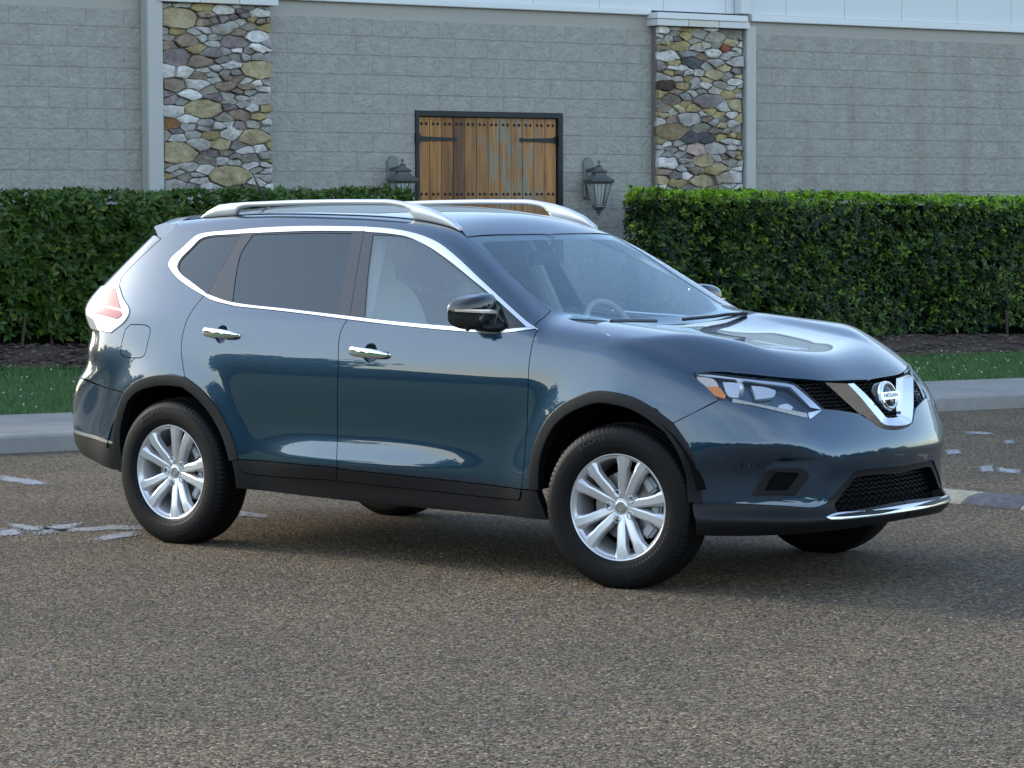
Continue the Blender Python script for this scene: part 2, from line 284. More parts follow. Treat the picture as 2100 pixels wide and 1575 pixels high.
# ---- hedges
LEAF=leafmat('laurel_leaf')
def leaves(P,D,up,length,width,fold=.25):
    """P base points, D unit direction of each leaf, up approx face normal -> verts (N,4,3)"""
    S=np.cross(D,up); S/=np.maximum(np.linalg.norm(S,axis=1,keepdims=True),1e-6); Nn=np.cross(S,D)
    ln=length[:,None]; wd=width[:,None]
    mid=P+D*ln*.45; tip=P+D*ln-Nn*ln*.10
    return np.stack([P,mid-S*wd+Nn*wd*fold,tip,mid+S*wd+Nn*wd*fold],1)
def hedge(u0,u1,nb,nf,ztop,zbase,col_lo,col_hi,col_top,top_amt,ll,label,dens=330):
    root=empty('hedge',Wp((u0+u1)/2,(nb+nf)/2,zbase((u0+u1)/2))); tag(root,label,'hedge')
    inv=root.location.copy()
    bm=bmesh.new(); us=np.linspace(u0+.12,u1-.12,24); secs=[]
    for u in us: secs.append([Wp(u,nf-.20,zbase(u)-.03)-inv,Wp(u,nf-.12,zbase(u)+.25)-inv,Wp(u,nf-.12,ztop(u)-.13)-inv,Wp(u,nb+.12,ztop(u)-.13)-inv,Wp(u,nb+.12,zbase(u)-.03)-inv])
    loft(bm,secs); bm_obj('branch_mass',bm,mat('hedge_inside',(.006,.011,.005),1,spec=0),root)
    bm=bmesh.new()
    for u in np.arange(u0+.2,u1-.1,.28):
        uu=u+rng.normal()*.06; a=Wp(uu,(nf+nb)/2+rng.normal()*.18,zbase(uu)-.02)-inv; tube(bm,[a,a+Vector((rng.normal()*.03,rng.normal()*.03,.3))],.016,5)
    bm_obj('stem',bm,mat('hedge_stem',(.05,.035,.025),.9),root)['kind']='stuff'
    Ps=[];Ns=[];tops=[]
    H=1.55
    def face(cnt,fn):
        for _ in range(int(cnt)):
            p,nv,tp=fn(); Ps.append(p); Ns.append(nv); tops.append(tp)
    wav=lambda u,z: .05*math.sin(u*2.3+z*1.1)+.035*math.sin(u*5.1-z*3.3)+.03*math.sin(z*6+u*1.7)
    def fr():
        u=rng.uniform(u0,u1); zb,zt=zbase(u),ztop(u); z=zb+.06*(1+.8*math.sin(u*3.3)*math.sin(u*1.3))+(zt-zb-.1)*rng.random()**.95
        r=max(0,(z-(zt-.12))/.12); return Wp(u,nf-.02+wav(u,z)-.10*r*r-abs(rng.normal())*.05,z),WN*1.0+Vector((0,0,.25+.8*r)),max(0,1-(zt-z)/.20)
    def tpf():
        u=rng.uniform(u0,u1); nn_=rng.uniform(nb,nf); e=min(nn_-nb,nf-nn_); return Wp(u,nn_,ztop(u)-.02+.014*math.sin(u*4+nn_*5)+.010*math.sin(u*11)-abs(rng.normal())*.03-.08*max(0,1-e/.12)**2),Vector((0,0,1.0))+WN*.1,1.0
    def en(s):
        def f():
            u=(u0 if s<0 else u1)+.03*rng.normal(); nn_=rng.uniform(nb,nf); zb,zt=zbase(u),ztop(u); z=zb+.12+(zt-zb-.12)*rng.random(); return Wp(u,nn_,z),WU*s+Vector((0,0,.25)),max(0,1-(zt-z)/.2)
        return f
    A=(u1-u0)
    face(A*H*dens,fr); face(A*(nf-nb)*dens*.8,tpf)
    for s in (-1,1): face(H*(nf-nb)*dens,en(s))
    Ps=np.array([tuple(p) for p in Ps]); Ns=np.array([tuple(v.normalized()) for v in Ns]); tops=np.array(tops)
    n=len(Ps); k=6
    sh=rng.random(n)          # brightness of each shoot
    # each shoot: k leaves radiating about its outward axis
    axis=Ns+rng.normal(size=(n,3))*.33+np.array([0,0,.3]); axis/=np.linalg.norm(axis,axis=1,keepdims=True)
    ref=np.tile([[.3,.2,1.]],(n,1)); a1=np.cross(axis,ref); a1/=np.linalg.norm(a1,axis=1,keepdims=True); a2=np.cross(axis,a1)
    VV=[];CC=[]
    for j in range(k):
        th=2*np.pi*(j/k+rng.random(n)*.12)+sh*6; el=.15+.75*rng.random(n)
        D=(a1*np.cos(th)[:,None]+a2*np.sin(th)[:,None])*np.cos(el)[:,None]+axis*np.sin(el)[:,None]
        P=Ps+axis*(rng.random(n)*.03-.02)[:,None]+D*.006
        ln=ll*(.65+.6*rng.random(n))*(1-.35*np.clip(tops,0,1)); VV.append(leaves(P,D,axis,ln,ln*.235))
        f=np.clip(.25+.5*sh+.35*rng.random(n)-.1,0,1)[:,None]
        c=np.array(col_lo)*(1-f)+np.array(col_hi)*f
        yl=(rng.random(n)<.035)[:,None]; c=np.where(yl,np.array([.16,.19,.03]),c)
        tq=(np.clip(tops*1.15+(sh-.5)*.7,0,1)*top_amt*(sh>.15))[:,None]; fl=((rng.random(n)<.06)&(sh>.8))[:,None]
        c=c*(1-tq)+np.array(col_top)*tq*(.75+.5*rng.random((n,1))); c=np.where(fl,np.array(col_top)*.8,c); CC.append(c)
    V=np.concatenate(VV).reshape(-1,3)-np.array(inv); C=np.repeat(np.concatenate(CC),4,0); m=len(V)//4
    b=(np.arange(m)*4)[:,None]; L=(b+np.array([[0,1,2,0,2,3]])).ravel()
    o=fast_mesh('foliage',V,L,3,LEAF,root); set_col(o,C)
    return root
hedge(-11.5,-2.02,.72,1.28,lambda u:1.815+.004*(u+5),bz_,(.016,.044,.009),(.066,.135,.017),(.075,.165,.022),.5,.098,'long dark green laurel hedge on the left behind the rear of the car',300)
hedge(1.0,10.5,.75,1.28,lambda u:1.862-.0185*(u-.6),bz_,(.009,.027,.011),(.026,.062,.020),(.26,.46,.02),1.0,.070,'clipped hedge with top leaves coloured sunlit lime to the right of the wooden shutter',560)  # lime top: new growth, plus sunlight put into the leaf colour
# ---- building
bld=empty('building',Wp(0,-4,0)); tag(bld,'grey block building with stone pillars, white upper siding and a wooden shutter','building')
def wobj(name,bm,m,parent=bld,smooth=False,angle=None):
    inv=Matrix.Translation(-bld.location) if parent else None
    bm.transform(inv); return bm_obj(name,bm,m,parent,smooth,angle)
bw=mat('split_face_block',(.25,.255,.245),.95,spec=.2); vec=wcoord(bw); n,l=nodes_of(bw); p=n['Principled BSDF']
sep=n.new('ShaderNodeSeparateXYZ'); l.new(vec,sep.inputs[0]); cmb=n.new('ShaderNodeCombineXYZ'); l.new(sep.outputs[0],cmb.inputs[0]); l.new(sep.outputs[2],cmb.inputs[1])
mpz=n.new('ShaderNodeMapping'); mpz.inputs['Location'].default_value=(.1,-.005,0); l.new(cmb.outputs[0],mpz.inputs[0])
br=n.new('ShaderNodeTexBrick'); br.inputs['Scale'].default_value=1; br.inputs['Brick Width'].default_value=.4064; br.inputs['Row Height'].default_value=.2018; br.inputs['Mortar Size'].default_value=.004; br.inputs['Mortar Smooth'].default_value=.6
br.inputs['Color1'].default_value=(.985,.985,.985,1); br.inputs['Color2'].default_value=(1.015,1.015,1.015,1); br.inputs['Mortar'].default_value=(1.07,1.07,1.06,1); l.new(mpz.outputs[0],br.inputs['Vector'])
nz=n.new('ShaderNodeTexNoise'); nz.inputs['Scale'].default_value=7; nz.inputs['Detail'].default_value=10; nz.inputs['Roughness'].default_value=.72; l.new(vec,nz.inputs['Vector'])
rp=n.new('ShaderNodeValToRGB'); rp.color_ramp.elements[0].position=.32; rp.color_ramp.elements[0].color=(.305,.297,.266,1); rp.color_ramp.elements[1].position=.70; rp.color_ramp.elements[1].color=(.415,.405,.37,1); l.new(nz.outputs['Fac'],rp.inputs[0])
# water stains running down below the flashing
ms=n.new('ShaderNodeMapping'); ms.inputs['Scale'].default_value=(1.5,1,.22); l.new(vec,ms.inputs[0]); ns=n.new('ShaderNodeTexNoise'); ns.inputs['Scale'].default_value=1.9; ns.inputs['Detail'].default_value=6; ns.inputs['Roughness'].default_value=.62; l.new(ms.outputs[0],ns.inputs['Vector'])
rs=n.new('ShaderNodeValToRGB'); rs.color_ramp.elements[0].position=.50; rs.color_ramp.elements[0].color=(1,1,1,1); rs.color_ramp.elements[1].position=.74; rs.color_ramp.elements[1].color=(.80,.77,.73,1); l.new(ns.outputs['Fac'],rs.inputs[0])
su=n.new('ShaderNodeMapRange'); su.inputs['From Min'].default_value=2.2; su.inputs['From Max'].default_value=4.2; su.inputs['To Min'].default_value=.12; su.inputs['To Max'].default_value=1; l.new(sep.outputs[0],su.inputs[0])
mA=n.new('ShaderNodeMix'); mA.data_type='RGBA'; mA.blend_type='MULTIPLY'; l.new(su.outputs[0],mA.inputs[0]); l.new(rp.outputs[0],mA.inputs[6]); l.new(rs.outputs[0],mA.inputs[7])
mB=n.new('ShaderNodeMix'); mB.data_type='RGBA'; mB.blend_type='MULTIPLY'; mB.inputs[0].default_value=1; l.new(mA.outputs[2],mB.inputs[6]); l.new(br.outputs['Color'],mB.inputs[7]); l.new(mB.outputs[2],p.inputs['Base Color'])
nb=n.new('ShaderNodeTexNoise'); nb.inputs['Scale'].default_value=19; nb.inputs['Detail'].default_value=8; nb.inputs['Roughness'].default_value=.6; l.new(vec,nb.inputs['Vector'])
inv_=n.new('ShaderNodeMath'); inv_.operation='SUBTRACT'; inv_.inputs[0].default_value=1; l.new(br.outputs['Fac'],inv_.inputs[1]); hm=n.new('ShaderNodeMath'); hm.operation='MULTIPLY'; l.new(nb.outputs['Fac'],hm.inputs[0]); l.new(inv_.outputs[0],hm.inputs[1])
bb=n.new('ShaderNodeBump'); bb.inputs['Strength'].default_value=1; bb.inputs['Distance'].default_value=.034; l.new(hm.outputs[0],bb.inputs['Height'])
l.new(bb.outputs[0],p.inputs['Normal'])
smooth_m=mat('smooth_block',(.37,.355,.32),.9); vec2=wcoord(smooth_m); bump(smooth_m,vec2,40,.25,.004)
def seg_wall(u0,u1,z0,z1,n1=0,m=bw,name='block_wall',n0=-.4):
    bm=bmesh.new(); wbox(bm,u0,u1,n0,n1,z0,z1); return wobj(name,bm,m)
SZ=3.615
seg_wall(-12.5,-1.215,-.3,SZ); seg_wall(-1.215,.665,2.672,SZ); seg_wall(-1.215,.665,-.3,.9); seg_wall(.665,42,-.3,SZ)
seg_wall(-12.5,42,SZ,3.775,-.012,smooth_m,'smooth_course',-.4)
WH=mat('white_siding',(.60,.63,.64),.55); vec3=wcoord(WH); bump(WH,vec3,9,.08,.01)
TRIM=mat('painted_trim',(.42,.425,.40),.5); FLASH=mat('white_flashing',(.66,.68,.69),.45); CAP=mat('limestone_cap',(.60,.57,.50),.8)
CAPB=mat('limestone_cap_pale',(.62,.63,.62),.8)
bm=bmesh.new(); wbox(bm,-12.5,42,-.4,-.03,3.83,6.2); wobj('siding_backing',bm,mat('siding_gap',(.30,.33,.35),.8))
bm=bmesh.new()
for i in range(-30,46):
    a=2.909+.872*i-.0
    if -12.3<a<41: wbox(bm,a+.003,a+.869,-.028,-.010,3.835,6.2)
wobj('siding',bm,WH)
bm=bmesh.new(); wbox(bm,-12.5,1.83,-.39,.05,3.775,3.842,.006); wbox(bm,3.24,42,-.39,.05,3.755,3.828,.006); wobj('flashing',bm,FLASH)
bm=bmesh.new(); wbox(bm,-12.6,42.1,-10.4,.15,6.2,6.35); wobj('roof',bm,TRIM)
bm=bmesh.new(); wbox(bm,-12.5,42,-10.2,-9.9,-.3,6.2); wbox(bm,-12.5,-12.2,-9.9,-.41,-.3,6.2); wbox(bm,41.7,42,-9.9,-.41,-.3,6.2); wobj('rear_wall',bm,smooth_m)
for u0,u1 in ((-4.394,-4.222),(3.079,3.222)):
    bm=bmesh.new(); wbox(bm,u0,u1,.003,.16,-.1,3.69 if u0>0 else 5.5,.008); wobj('downspout',bm,TRIM)
bm=bmesh.new(); wbox(bm,3.03,3.17,.0,.12,3.83,6.1,.006); wobj('siding_post',bm,WH)
# stone pillars: irregular stones from a weighted cell diagram
STM=mat('pillar_stone',(.3,.3,.3),.92,spec=.25); n,l=nodes_of(STM); p=n['Principled BSDF']; at=n.new('ShaderNodeAttribute'); at.attribute_name='Col'; vec=wcoord(STM)
nz=n.new('ShaderNodeTexNoise'); nz.inputs['Scale'].default_value=11; nz.inputs['Detail'].default_value=8; nz.inputs['Roughness'].default_value=.7; l.new(vec,nz.inputs['Vector'])
rp=n.new('ShaderNodeValToRGB'); rp.color_ramp.elements[0].position=.3; rp.color_ramp.elements[0].color=(.55,.52,.50,1); rp.color_ramp.elements[1].position=.68; rp.color_ramp.elements[1].color=(1.2,1.2,1.2,1); l.new(nz.outputs['Fac'],rp.inputs[0])
mx=n.new('ShaderNodeMix'); mx.data_type='RGBA'; mx.blend_type='MULTIPLY'; mx.inputs[0].default_value=1; l.new(at.outputs['Color'],mx.inputs[6]); l.new(rp.outputs[0],mx.inputs[7]); l.new(mx.outputs[2],p.inputs['Base Color']); bump(STM,vec,22,.8,.03)
MORT=mat('dark_mortar',(.17,.16,.145),1)
TAN=(.44,.37,.23);GRY=(.44,.43,.41);WHT=(.62,.61,.58);BRN=(.28,.22,.17);PUR=(.25,.215,.215);RST=(.30,.16,.075);DRK=(.10,.10,.108);OCH=(.38,.31,.16);RED=(.26,.09,.06)
def pillar(u0,u1,ztop,big,seed,cols):
    r_=np.random.default_rng(seed); zb=.2; W_=u1-u0
    S=[];w_=[];co=[]
    for u,z,wu,hz,c in big: S.append((u,z)); w_.append(((wu*.48+hz)/4)**2*.55); co.append(c)
    nb_=len(S); tries=0
    while tries<14000:
        tries+=1; q=(r_.uniform(0,W_),r_.uniform(zb,ztop)); sz=.019+.046*r_.random()**1.7
        if all(((q[0]-s[0])*.45)**2+(q[1]-s[1])**2>(sz*.95+math.sqrt(ww)*1.28)**2 for s,ww in zip(S,w_)): S.append(q); w_.append(sz*sz*.8); co.append(cols[r_.integers(len(cols))])
    P=np.array(S)*np.array([.45,1]); V=[];Fc=[];CC=[]
    for i in range(len(S)):
        pol=[(0,zb),(W_*.45,zb),(W_*.45,ztop),(0,ztop)]
        order=np.argsort(((P-P[i])**2).sum(1))[1:60]
        for j in order:
            d=P[j]-P[i]; c=(P[j]@P[j]-w_[j]-P[i]@P[i]+w_[i])/2; out=[]
            for a,b in zip(pol,pol[1:]+pol[:1]):
                fa=d[0]*a[0]+d[1]*a[1]-c; fb=d[0]*b[0]+d[1]*b[1]-c
                if fa<=0: out.append(a)
                if fa*fb<0: t=fa/(fa-fb); out.append((a[0]+(b[0]-a[0])*t,a[1]+(b[1]-a[1])*t))
            pol=out
            if len(pol)<3: break
        if len(pol)<3: continue
        q=np.array(pol)/np.array([.45,1]); 
        if area2_(q)<0: q=q[::-1]
        q=dedupe(q)
        if len(q)<3 or abs(area2_(q))<.0012: continue
        cen=q.mean(0); q=cen+(q-cen)*(1-.005/np.maximum(np.linalg.norm(q-cen,axis=1,keepdims=True),.02))
        # subdivide and roughen the outline
        pts=[]
        for a,b in zip(q,np.roll(q,-1,0)):
            L=np.linalg.norm(b-a); m=max(1,int(L/.05))
            for t in range(m): pts.append(a+(b-a)*t/m)
        pts=np.array(pts); pts=pts*.92+(np.roll(pts,1,0)+np.roll(pts,-1,0))*.04; pts+=r_.normal(size=pts.shape)*.0045
        dep=.025+.04*r_.random(); flat=r_.random()<.85
        b0=len(V); m=len(pts); tilt=r_.normal(size=2)*.10
        for sc,dz in ((1,-.03),(1,dep*.74),(.975,dep*.94),(.80 if flat else .76,dep*(1.0 if flat else 1.12)),(.35,dep*(1.02 if flat else 1.22))):
            for k_ in range(m):
                x,z=cen+(pts[k_]-cen)*sc; x=min(max(x,.004),W_-.004); V.append(Wp(u0+x,.075+dz+((x-cen[0])*tilt[0]+(z-cen[1])*tilt[1])*(sc<1 or dz>0)+r_.normal()*.0035*(dz>0),z))
        V.append(Wp(u0+cen[0],.075+dep*1.03,cen[1]))
        for a in range(4):
            for k_ in range(m): Fc.append((b0+a*m+k_,b0+a*m+(k_+1)%m,b0+(a+1)*m+(k_+1)%m,b0+(a+1)*m+k_))
        for k_ in range(m): Fc.append((b0+4*m+k_,b0+4*m+(k_+1)%m,b0+5*m))
        c=np.array(co[i])*(.8+.4*r_.random()) if i>=nb_ else np.array(co[i])*(.95+.1*r_.random()); CC+=[c]*(5*m+1)
    o=mesh_obj('stone_facing',[v-bld.location for v in V],Fc,STM,None,smooth=True); o.data.set_sharp_from_angle(angle=math.radians(50)); set_col(o,np.array(CC))
    bm=bmesh.new(); wbox(bm,u0+.004,u1-.004,.002,.078,-.2,ztop); body_=wobj('stone_pillar',bm,MORT); o.parent=body_
    bm=bmesh.new(); k3=(u1-u0+.10)/3
    for i in range(3): wbox(bm,u0-.05+k3*i+.002,u0-.05+k3*(i+1)-.002,-.30,.19,ztop+.006,ztop+.078,.004)
    c_=wobj('capstone',bm,[CAPB,CAP]); c_.parent=body_; me=c_.data
    for pg in me.polygons: pg.material_index=1 if abs((Vector(pg.center)+bld.location-WO).dot(WU)-(u0+u1)/2)<k3/2 else 0
    bm=bmesh.new(); wbox(bm,u0-.06,u1+.012,-.38,.205,ztop+.082,ztop+.15,.004); f_=wobj('cap_flashing',bm,FLASH); f_.parent=body_
def area2_(p): return .5*float(np.sum(p[:,0]*np.roll(p[:,1],-1)-np.roll(p[:,0],-1)*p[:,1]))
def dedupe(q):
    k=[q[0]]
    for x in q[1:]:
        if np.linalg.norm(x-k[-1])>.004: k.append(x)
    if len(k)>1 and np.linalg.norm(k[0]-k[-1])<.004: k.pop()
    return np.array(k)
# big stones given as (u from the left edge, z, width, height, colour)
def zl(x,y,w_,h,c): return ((x-190)/690*1.0 if False else (x-190)/845*1.225,3.69-(y-40)/1420*1.88,w_/845*1.225,h/1420*1.88,c)
LB=[zl(310,150,280,240,TAN),zl(505,830,250,210,TAN),zl(295,1165,170,310,TAN),zl(700,1340,270,240,TAN),zl(940,525,165,250,TAN),zl(900,1040,210,180,TAN),zl(640,1100,160,100,TAN),zl(490,475,210,110,BRN),zl(295,450,215,165,PUR),zl(745,320,125,165,PUR),zl(265,850,150,120,WHT),zl(255,955,110,90,RST),zl(280,665,180,110,BRN),zl(970,745,110,160,GRY),zl(460,1105,150,110,GRY),zl(720,1015,190,80,WHT),zl(460,650,170,70,WHT),zl(930,270,170,100,WHT),zl(950,95,130,90,WHT),zl(570,410,190,90,PUR),zl(790,870,110,120,BRN),zl(675,660,180,80,BRN),zl(390,970,150,60,GRY)]
def zr(x,y,w_,h,c): return ((x-215)/680*1.19,3.65-(y-225)/1195*1.80,w_/680*1.19,h/1195*1.80,c)
RB=[zr(335,1000,170,220,(.26,.20,.12)),zr(590,1360,200,130,TAN),zr(665,570,125,100,TAN),zr(625,765,135,185,PUR),zr(750,805,110,105,GRY),zr(495,485,140,100,DRK),zr(290,660,120,110,(.09,.065,.055)),zr(475,895,105,150,GRY),zr(590,1210,150,120,TAN),zr(690,1120,120,140,GRY),zr(850,790,90,170,TAN),zr(300,1230,110,150,WHT),zr(515,1130,100,120,(.45,.34,.30)),zr(765,370,100,45,RED),zr(300,440,120,130,WHT),zr(660,410,100,95,WHT),zr(460,1040,80,120,DRK),zr(610,1040,110,80,DRK),zr(850,1330,90,150,WHT),zr(770,1340,90,150,(.36,.33,.25)),zr(670,290,110,140,(.38,.36,.30)),zr(560,270,90,120,(.35,.33,.28)),zr(850,470,80,140,GRY),zr(330,760,150,110,(.22,.18,.15))]
small=[GRY,WHT,GRY,BRN,PUR,WHT,(.28,.26,.22),OCH,(.33,.33,.31),(.42,.40,.37)]
pillar(-4.215,-2.985,3.69,LB,5,small)
pillar(1.86,3.055,3.65,RB,9,small+[OCH,TAN])
# shutter: steel frame, two leaves of six boards, strap hinges, bolts
FRM=mat('black_steel_frame',(.012,.014,.018),.45,.3)
bm=bmesh.new(); wbox(bm,-1.213,-1.172,-.10,.022,.9,2.672); wbox(bm,.600,.660,-.10,.022,.9,2.672); wbox(bm,-1.172,.600,-.10,.022,2.615,2.672); fr_o=wobj('shutter_frame',bm,FRM)
WD=mat('weathered_wood',(.25,.14,.06),.75); n,l=nodes_of(WD); p=n['Principled BSDF']; at=n.new('ShaderNodeAttribute'); at.attribute_name='Col'; vec=wcoord(WD)
mp=n.new('ShaderNodeMapping'); mp.inputs['Scale'].default_value=(1,1,.055); l.new(vec,mp.inputs[0]); nz=n.new('ShaderNodeTexNoise'); nz.inputs['Scale'].default_value=34; nz.inputs['Detail'].default_value=8; nz.inputs['Roughness'].default_value=.65; l.new(mp.outputs[0],nz.inputs['Vector'])
rp=n.new('ShaderNodeValToRGB'); rp.color_ramp.elements[0].position=.3; rp.color_ramp.elements[0].color=(.42,.40,.38,1); rp.color_ramp.elements[1].position=.66; rp.color_ramp.elements[1].color=(1.18,1.12,1.05,1); l.new(nz.outputs['Fac'],rp.inputs[0])
mx=n.new('ShaderNodeMix'); mx.data_type='RGBA'; mx.blend_type='MULTIPLY'; mx.inputs[0].default_value=1; l.new(at.outputs['Color'],mx.inputs[6]); l.new(rp.outputs[0],mx.inputs[7])
# grey-green weathering on the right-hand leaf
np_=n.new('ShaderNodeTexNoise'); np_.inputs['Scale'].default_value=5.5; np_.inputs['Detail'].default_value=5; mp2=n.new('ShaderNodeMapping'); mp2.inputs['Scale'].default_value=(1.4,1,.55); l.new(vec,mp2.inputs[0]); l.new(mp2.outputs[0],np_.inputs['Vector'])
rpw=n.new('ShaderNodeValToRGB'); rpw.color_ramp.elements[0].position=.44; rpw.color_ramp.elements[1].position=.58; l.new(np_.outputs['Fac'],rpw.inputs[0])
sp2=n.new('ShaderNodeSeparateXYZ'); l.new(vec,sp2.inputs[0]); mr=n.new('ShaderNodeMapRange'); mr.inputs['From Min'].default_value=-.5; mr.inputs['From Max'].default_value=-.15; l.new(sp2.outputs[0],mr.inputs[0]); mr2=n.new('ShaderNodeMapRange'); mr2.inputs['From Min'].default_value=.55; mr2.inputs['From Max'].default_value=.2; l.new(sp2.outputs[0],mr2.inputs[0])
m1=n.new('ShaderNodeMath'); m1.operation='MULTIPLY'; l.new(mr.outputs[0],m1.inputs[0]); l.new(mr2.outputs[0],m1.inputs[1]); m2=n.new('ShaderNodeMath'); m2.operation='MULTIPLY'; l.new(m1.outputs[0],m2.inputs[0]); l.new(rpw.outputs[0],m2.inputs[1]); m3=n.new('ShaderNodeMath'); m3.operation='MULTIPLY'; m3.inputs[1].default_value=.75; l.new(m2.outputs[0],m3.inputs[0])
mxw=n.new('ShaderNodeMix'); mxw.data_type='RGBA'; l.new(m3.outputs[0],mxw.inputs[0]); l.new(mx.outputs[2],mxw.inputs[6]); mxw.inputs[7].default_value=(.20,.22,.18,1); l.new(mxw.outputs[2],p.inputs['Base Color']); bump(WD,mp.outputs[0],34,.5,.006)
bcols=[(.42,.21,.075),(.38,.19,.065),(.27,.13,.05),(.16,.082,.042),(.31,.165,.065),(.33,.175,.068),(.40,.225,.09),(.38,.20,.08),(.36,.195,.078),(.41,.215,.08),(.40,.205,.075),(.43,.225,.085)]
bwid=(.600+1.172-.012)/12
for leaf in (0,1):
    bm=bmesh.new(); cc=[]
    for k in range(6):
        i=leaf*6+k; a=-1.168+bwid*i+(.004 if leaf else 0); vs=wbox(bm,a+.0022,a+bwid-.0022,-.07,-.02+.0015*(k%2),.92,2.606,.003); 
        bm.verts.ensure_lookup_table()
        while len(cc)<len(bm.verts): cc.append(np.array(bcols[i]))
    lf=wobj('shutter_leaf',bm,WD); set_col(lf,np.array(cc))
    s=-1 if leaf==0 else 1; ue=-1.190 if leaf==0 else .618
    for zc in (2.375,1.30):
        bm=bmesh.new(); L_=.50; 
        pr=[(0,.036),(.05,.036),(.06,.026),(L_*.9,.015),(L_*.93,.024),(L_,.018)]
        secs=[[Wp(ue-s*(d),-.016,zc-h),Wp(ue-s*d,-.006,zc-h),Wp(ue-s*d,-.006,zc+h),Wp(ue-s*d,-.016,zc+h)] for d,h in pr]
        loft(bm,secs); bmesh.ops.recalc_face_normals(bm,faces=bm.faces[:]); wbox(bm,ue-.03 if s<0 else ue-.025,ue+.025 if s<0 else ue+.03,-.02,.036,zc-.062,zc+.062,.004); h_=wobj('strap_hinge',bm,FRM); h_.parent=lf
    for k in range(6):
        a=-1.168+bwid*(leaf*6+k)+(.004 if leaf else 0)
        for du in (.30,.70):
            for zc in (2.535,1.79):
                bm=bmesh.new(); lathe(bm,[(.0,.014),(.009,.013),(.015,.007),(.0165,0)],10,'z'); bm.transform(Matrix(((WU.x,0,WN.x,0),(WU.y,0,WN.y,0),(0,1,0,0),(0,0,0,1))))
                bm.transform(Matrix.Translation(Wp(a+bwid*du,-.0205,zc))); b_=wobj('bolt',bm,FRM,bld,True); b_.parent=lf
bm=bmesh.new(); wbox(bm,-1.20,.64,-.30,-.09,.9,2.66); wobj('shutter_backing',bm,mat('shutter_dark',(.01,.009,.008),1))
# lanterns
PEW=mat('pewter_metal',(.16,.17,.17),.42,.6); LGL=mat('frosted_lantern_glass',(.42,.47,.46),.25,0,.6)
def lantern(u,label):
    root=empty('wall_lantern',Wp(u,.0,1.75)); tag(root,label,'lantern','pewter lanterns flanging the wooden shutter'.replace('flanging','flanking'))
    inv=Matrix.Translation(-root.location)
    def part(name,bm,m,parent=root,sm=False,an=None): bm.transform(inv); return bm_obj(name,bm,m,parent,sm,an)
    uu=u+.0; N=.22   # lantern axis distance from the wall
    def hexl(prof,rot=math.pi/6,n=6):
        bm=bmesh.new(); secs=[[Wp(uu+r*math.cos(rot+k*2*math.pi/n),N+r*math.sin(rot+k*2*math.pi/n),z) for k in range(n)] for r,z in prof]; loft(bm,secs); bmesh.ops.recalc_face_normals(bm,faces=bm.faces[:]); return bm
    bm=bmesh.new(); secs=[]
    for n_,s in ((.002,1),(.018,1),(.028,.8)):
        q=[(-.065,1.76),(-.045,1.735),(.045,1.735),(.065,1.76),(.065,2.13),(.05,2.165),(.022,2.19),(-.022,2.19),(-.05,2.165),(-.065,2.13)]
        secs.append([Wp(uu+a*s,n_,1.96+(b-1.96)*(.97+.03*s)) for a,b in q])
    loft(bm,secs); part('back_plate',bm,PEW)
    bm=bmesh.new(); tube(bm,[Wp(uu,.02,2.05),Wp(uu,.09,2.06),Wp(uu,.16,2.075),Wp(uu,N,2.07)],[.022,.018,.015,.012],10); wb=tube(bm,[Wp(uu,.02,1.95),Wp(uu,.07,1.93),Wp(uu,.12,1.97),Wp(uu,.15,2.03),Wp(uu,.15,2.07)],.010,8); part('bracket',bm,PEW,root,True,50)
    top=part('lantern_roof',hexl([(.150,1.905),(.172,1.925),(.176,1.945),(.150,1.955),(.115,1.975),(.085,2.00),(.075,2.02),(.095,2.025),(.100,2.035),(.070,2.05),(.045,2.065),(.028,2.085),(.034,2.095),(.014,2.105),(.012,2.125),(.020,2.135),(.010,2.155),(.003,2.165)]),PEW)
    gl=part('glass_panes',hexl([(.062,1.655),(.132,1.905)]),LGL)
    bm=bmesh.new()
    for k in range(6):
        a=math.pi/6+k*math.pi/3; tube(bm,[Wp(uu+.064*math.cos(a),N+.064*math.sin(a),1.655),Wp(uu+.135*math.cos(a),N+.135*math.sin(a),1.907)],.0075,5)
        for f in (.33,.67):
            b_=a+math.pi/3; ca,sa=math.cos(a)*(1-f)+math.cos(b_)*f,math.sin(a)*(1-f)+math.sin(b_)*f; tube(bm,[Wp(uu+.0635*ca,N+.0635*sa,1.655),Wp(uu+.134*ca,N+.134*sa,1.907)],.0035,5)
    part('cage_bars',bm,PEW,gl)
    part('lantern_base',hexl([(.066,1.668),(.080,1.660),(.082,1.648),(.058,1.635),(.050,1.622),(.030,1.605),(.036,1.596),(.018,1.585),(.012,1.572),(.016,1.562),(.004,1.550)]),PEW)
lantern(-1.50,'grey metal wall lantern left of the wooden shutter, half hidden by the hedge')
lantern(1.0,'grey metal wall lantern right of the wooden shutter, fully visible')
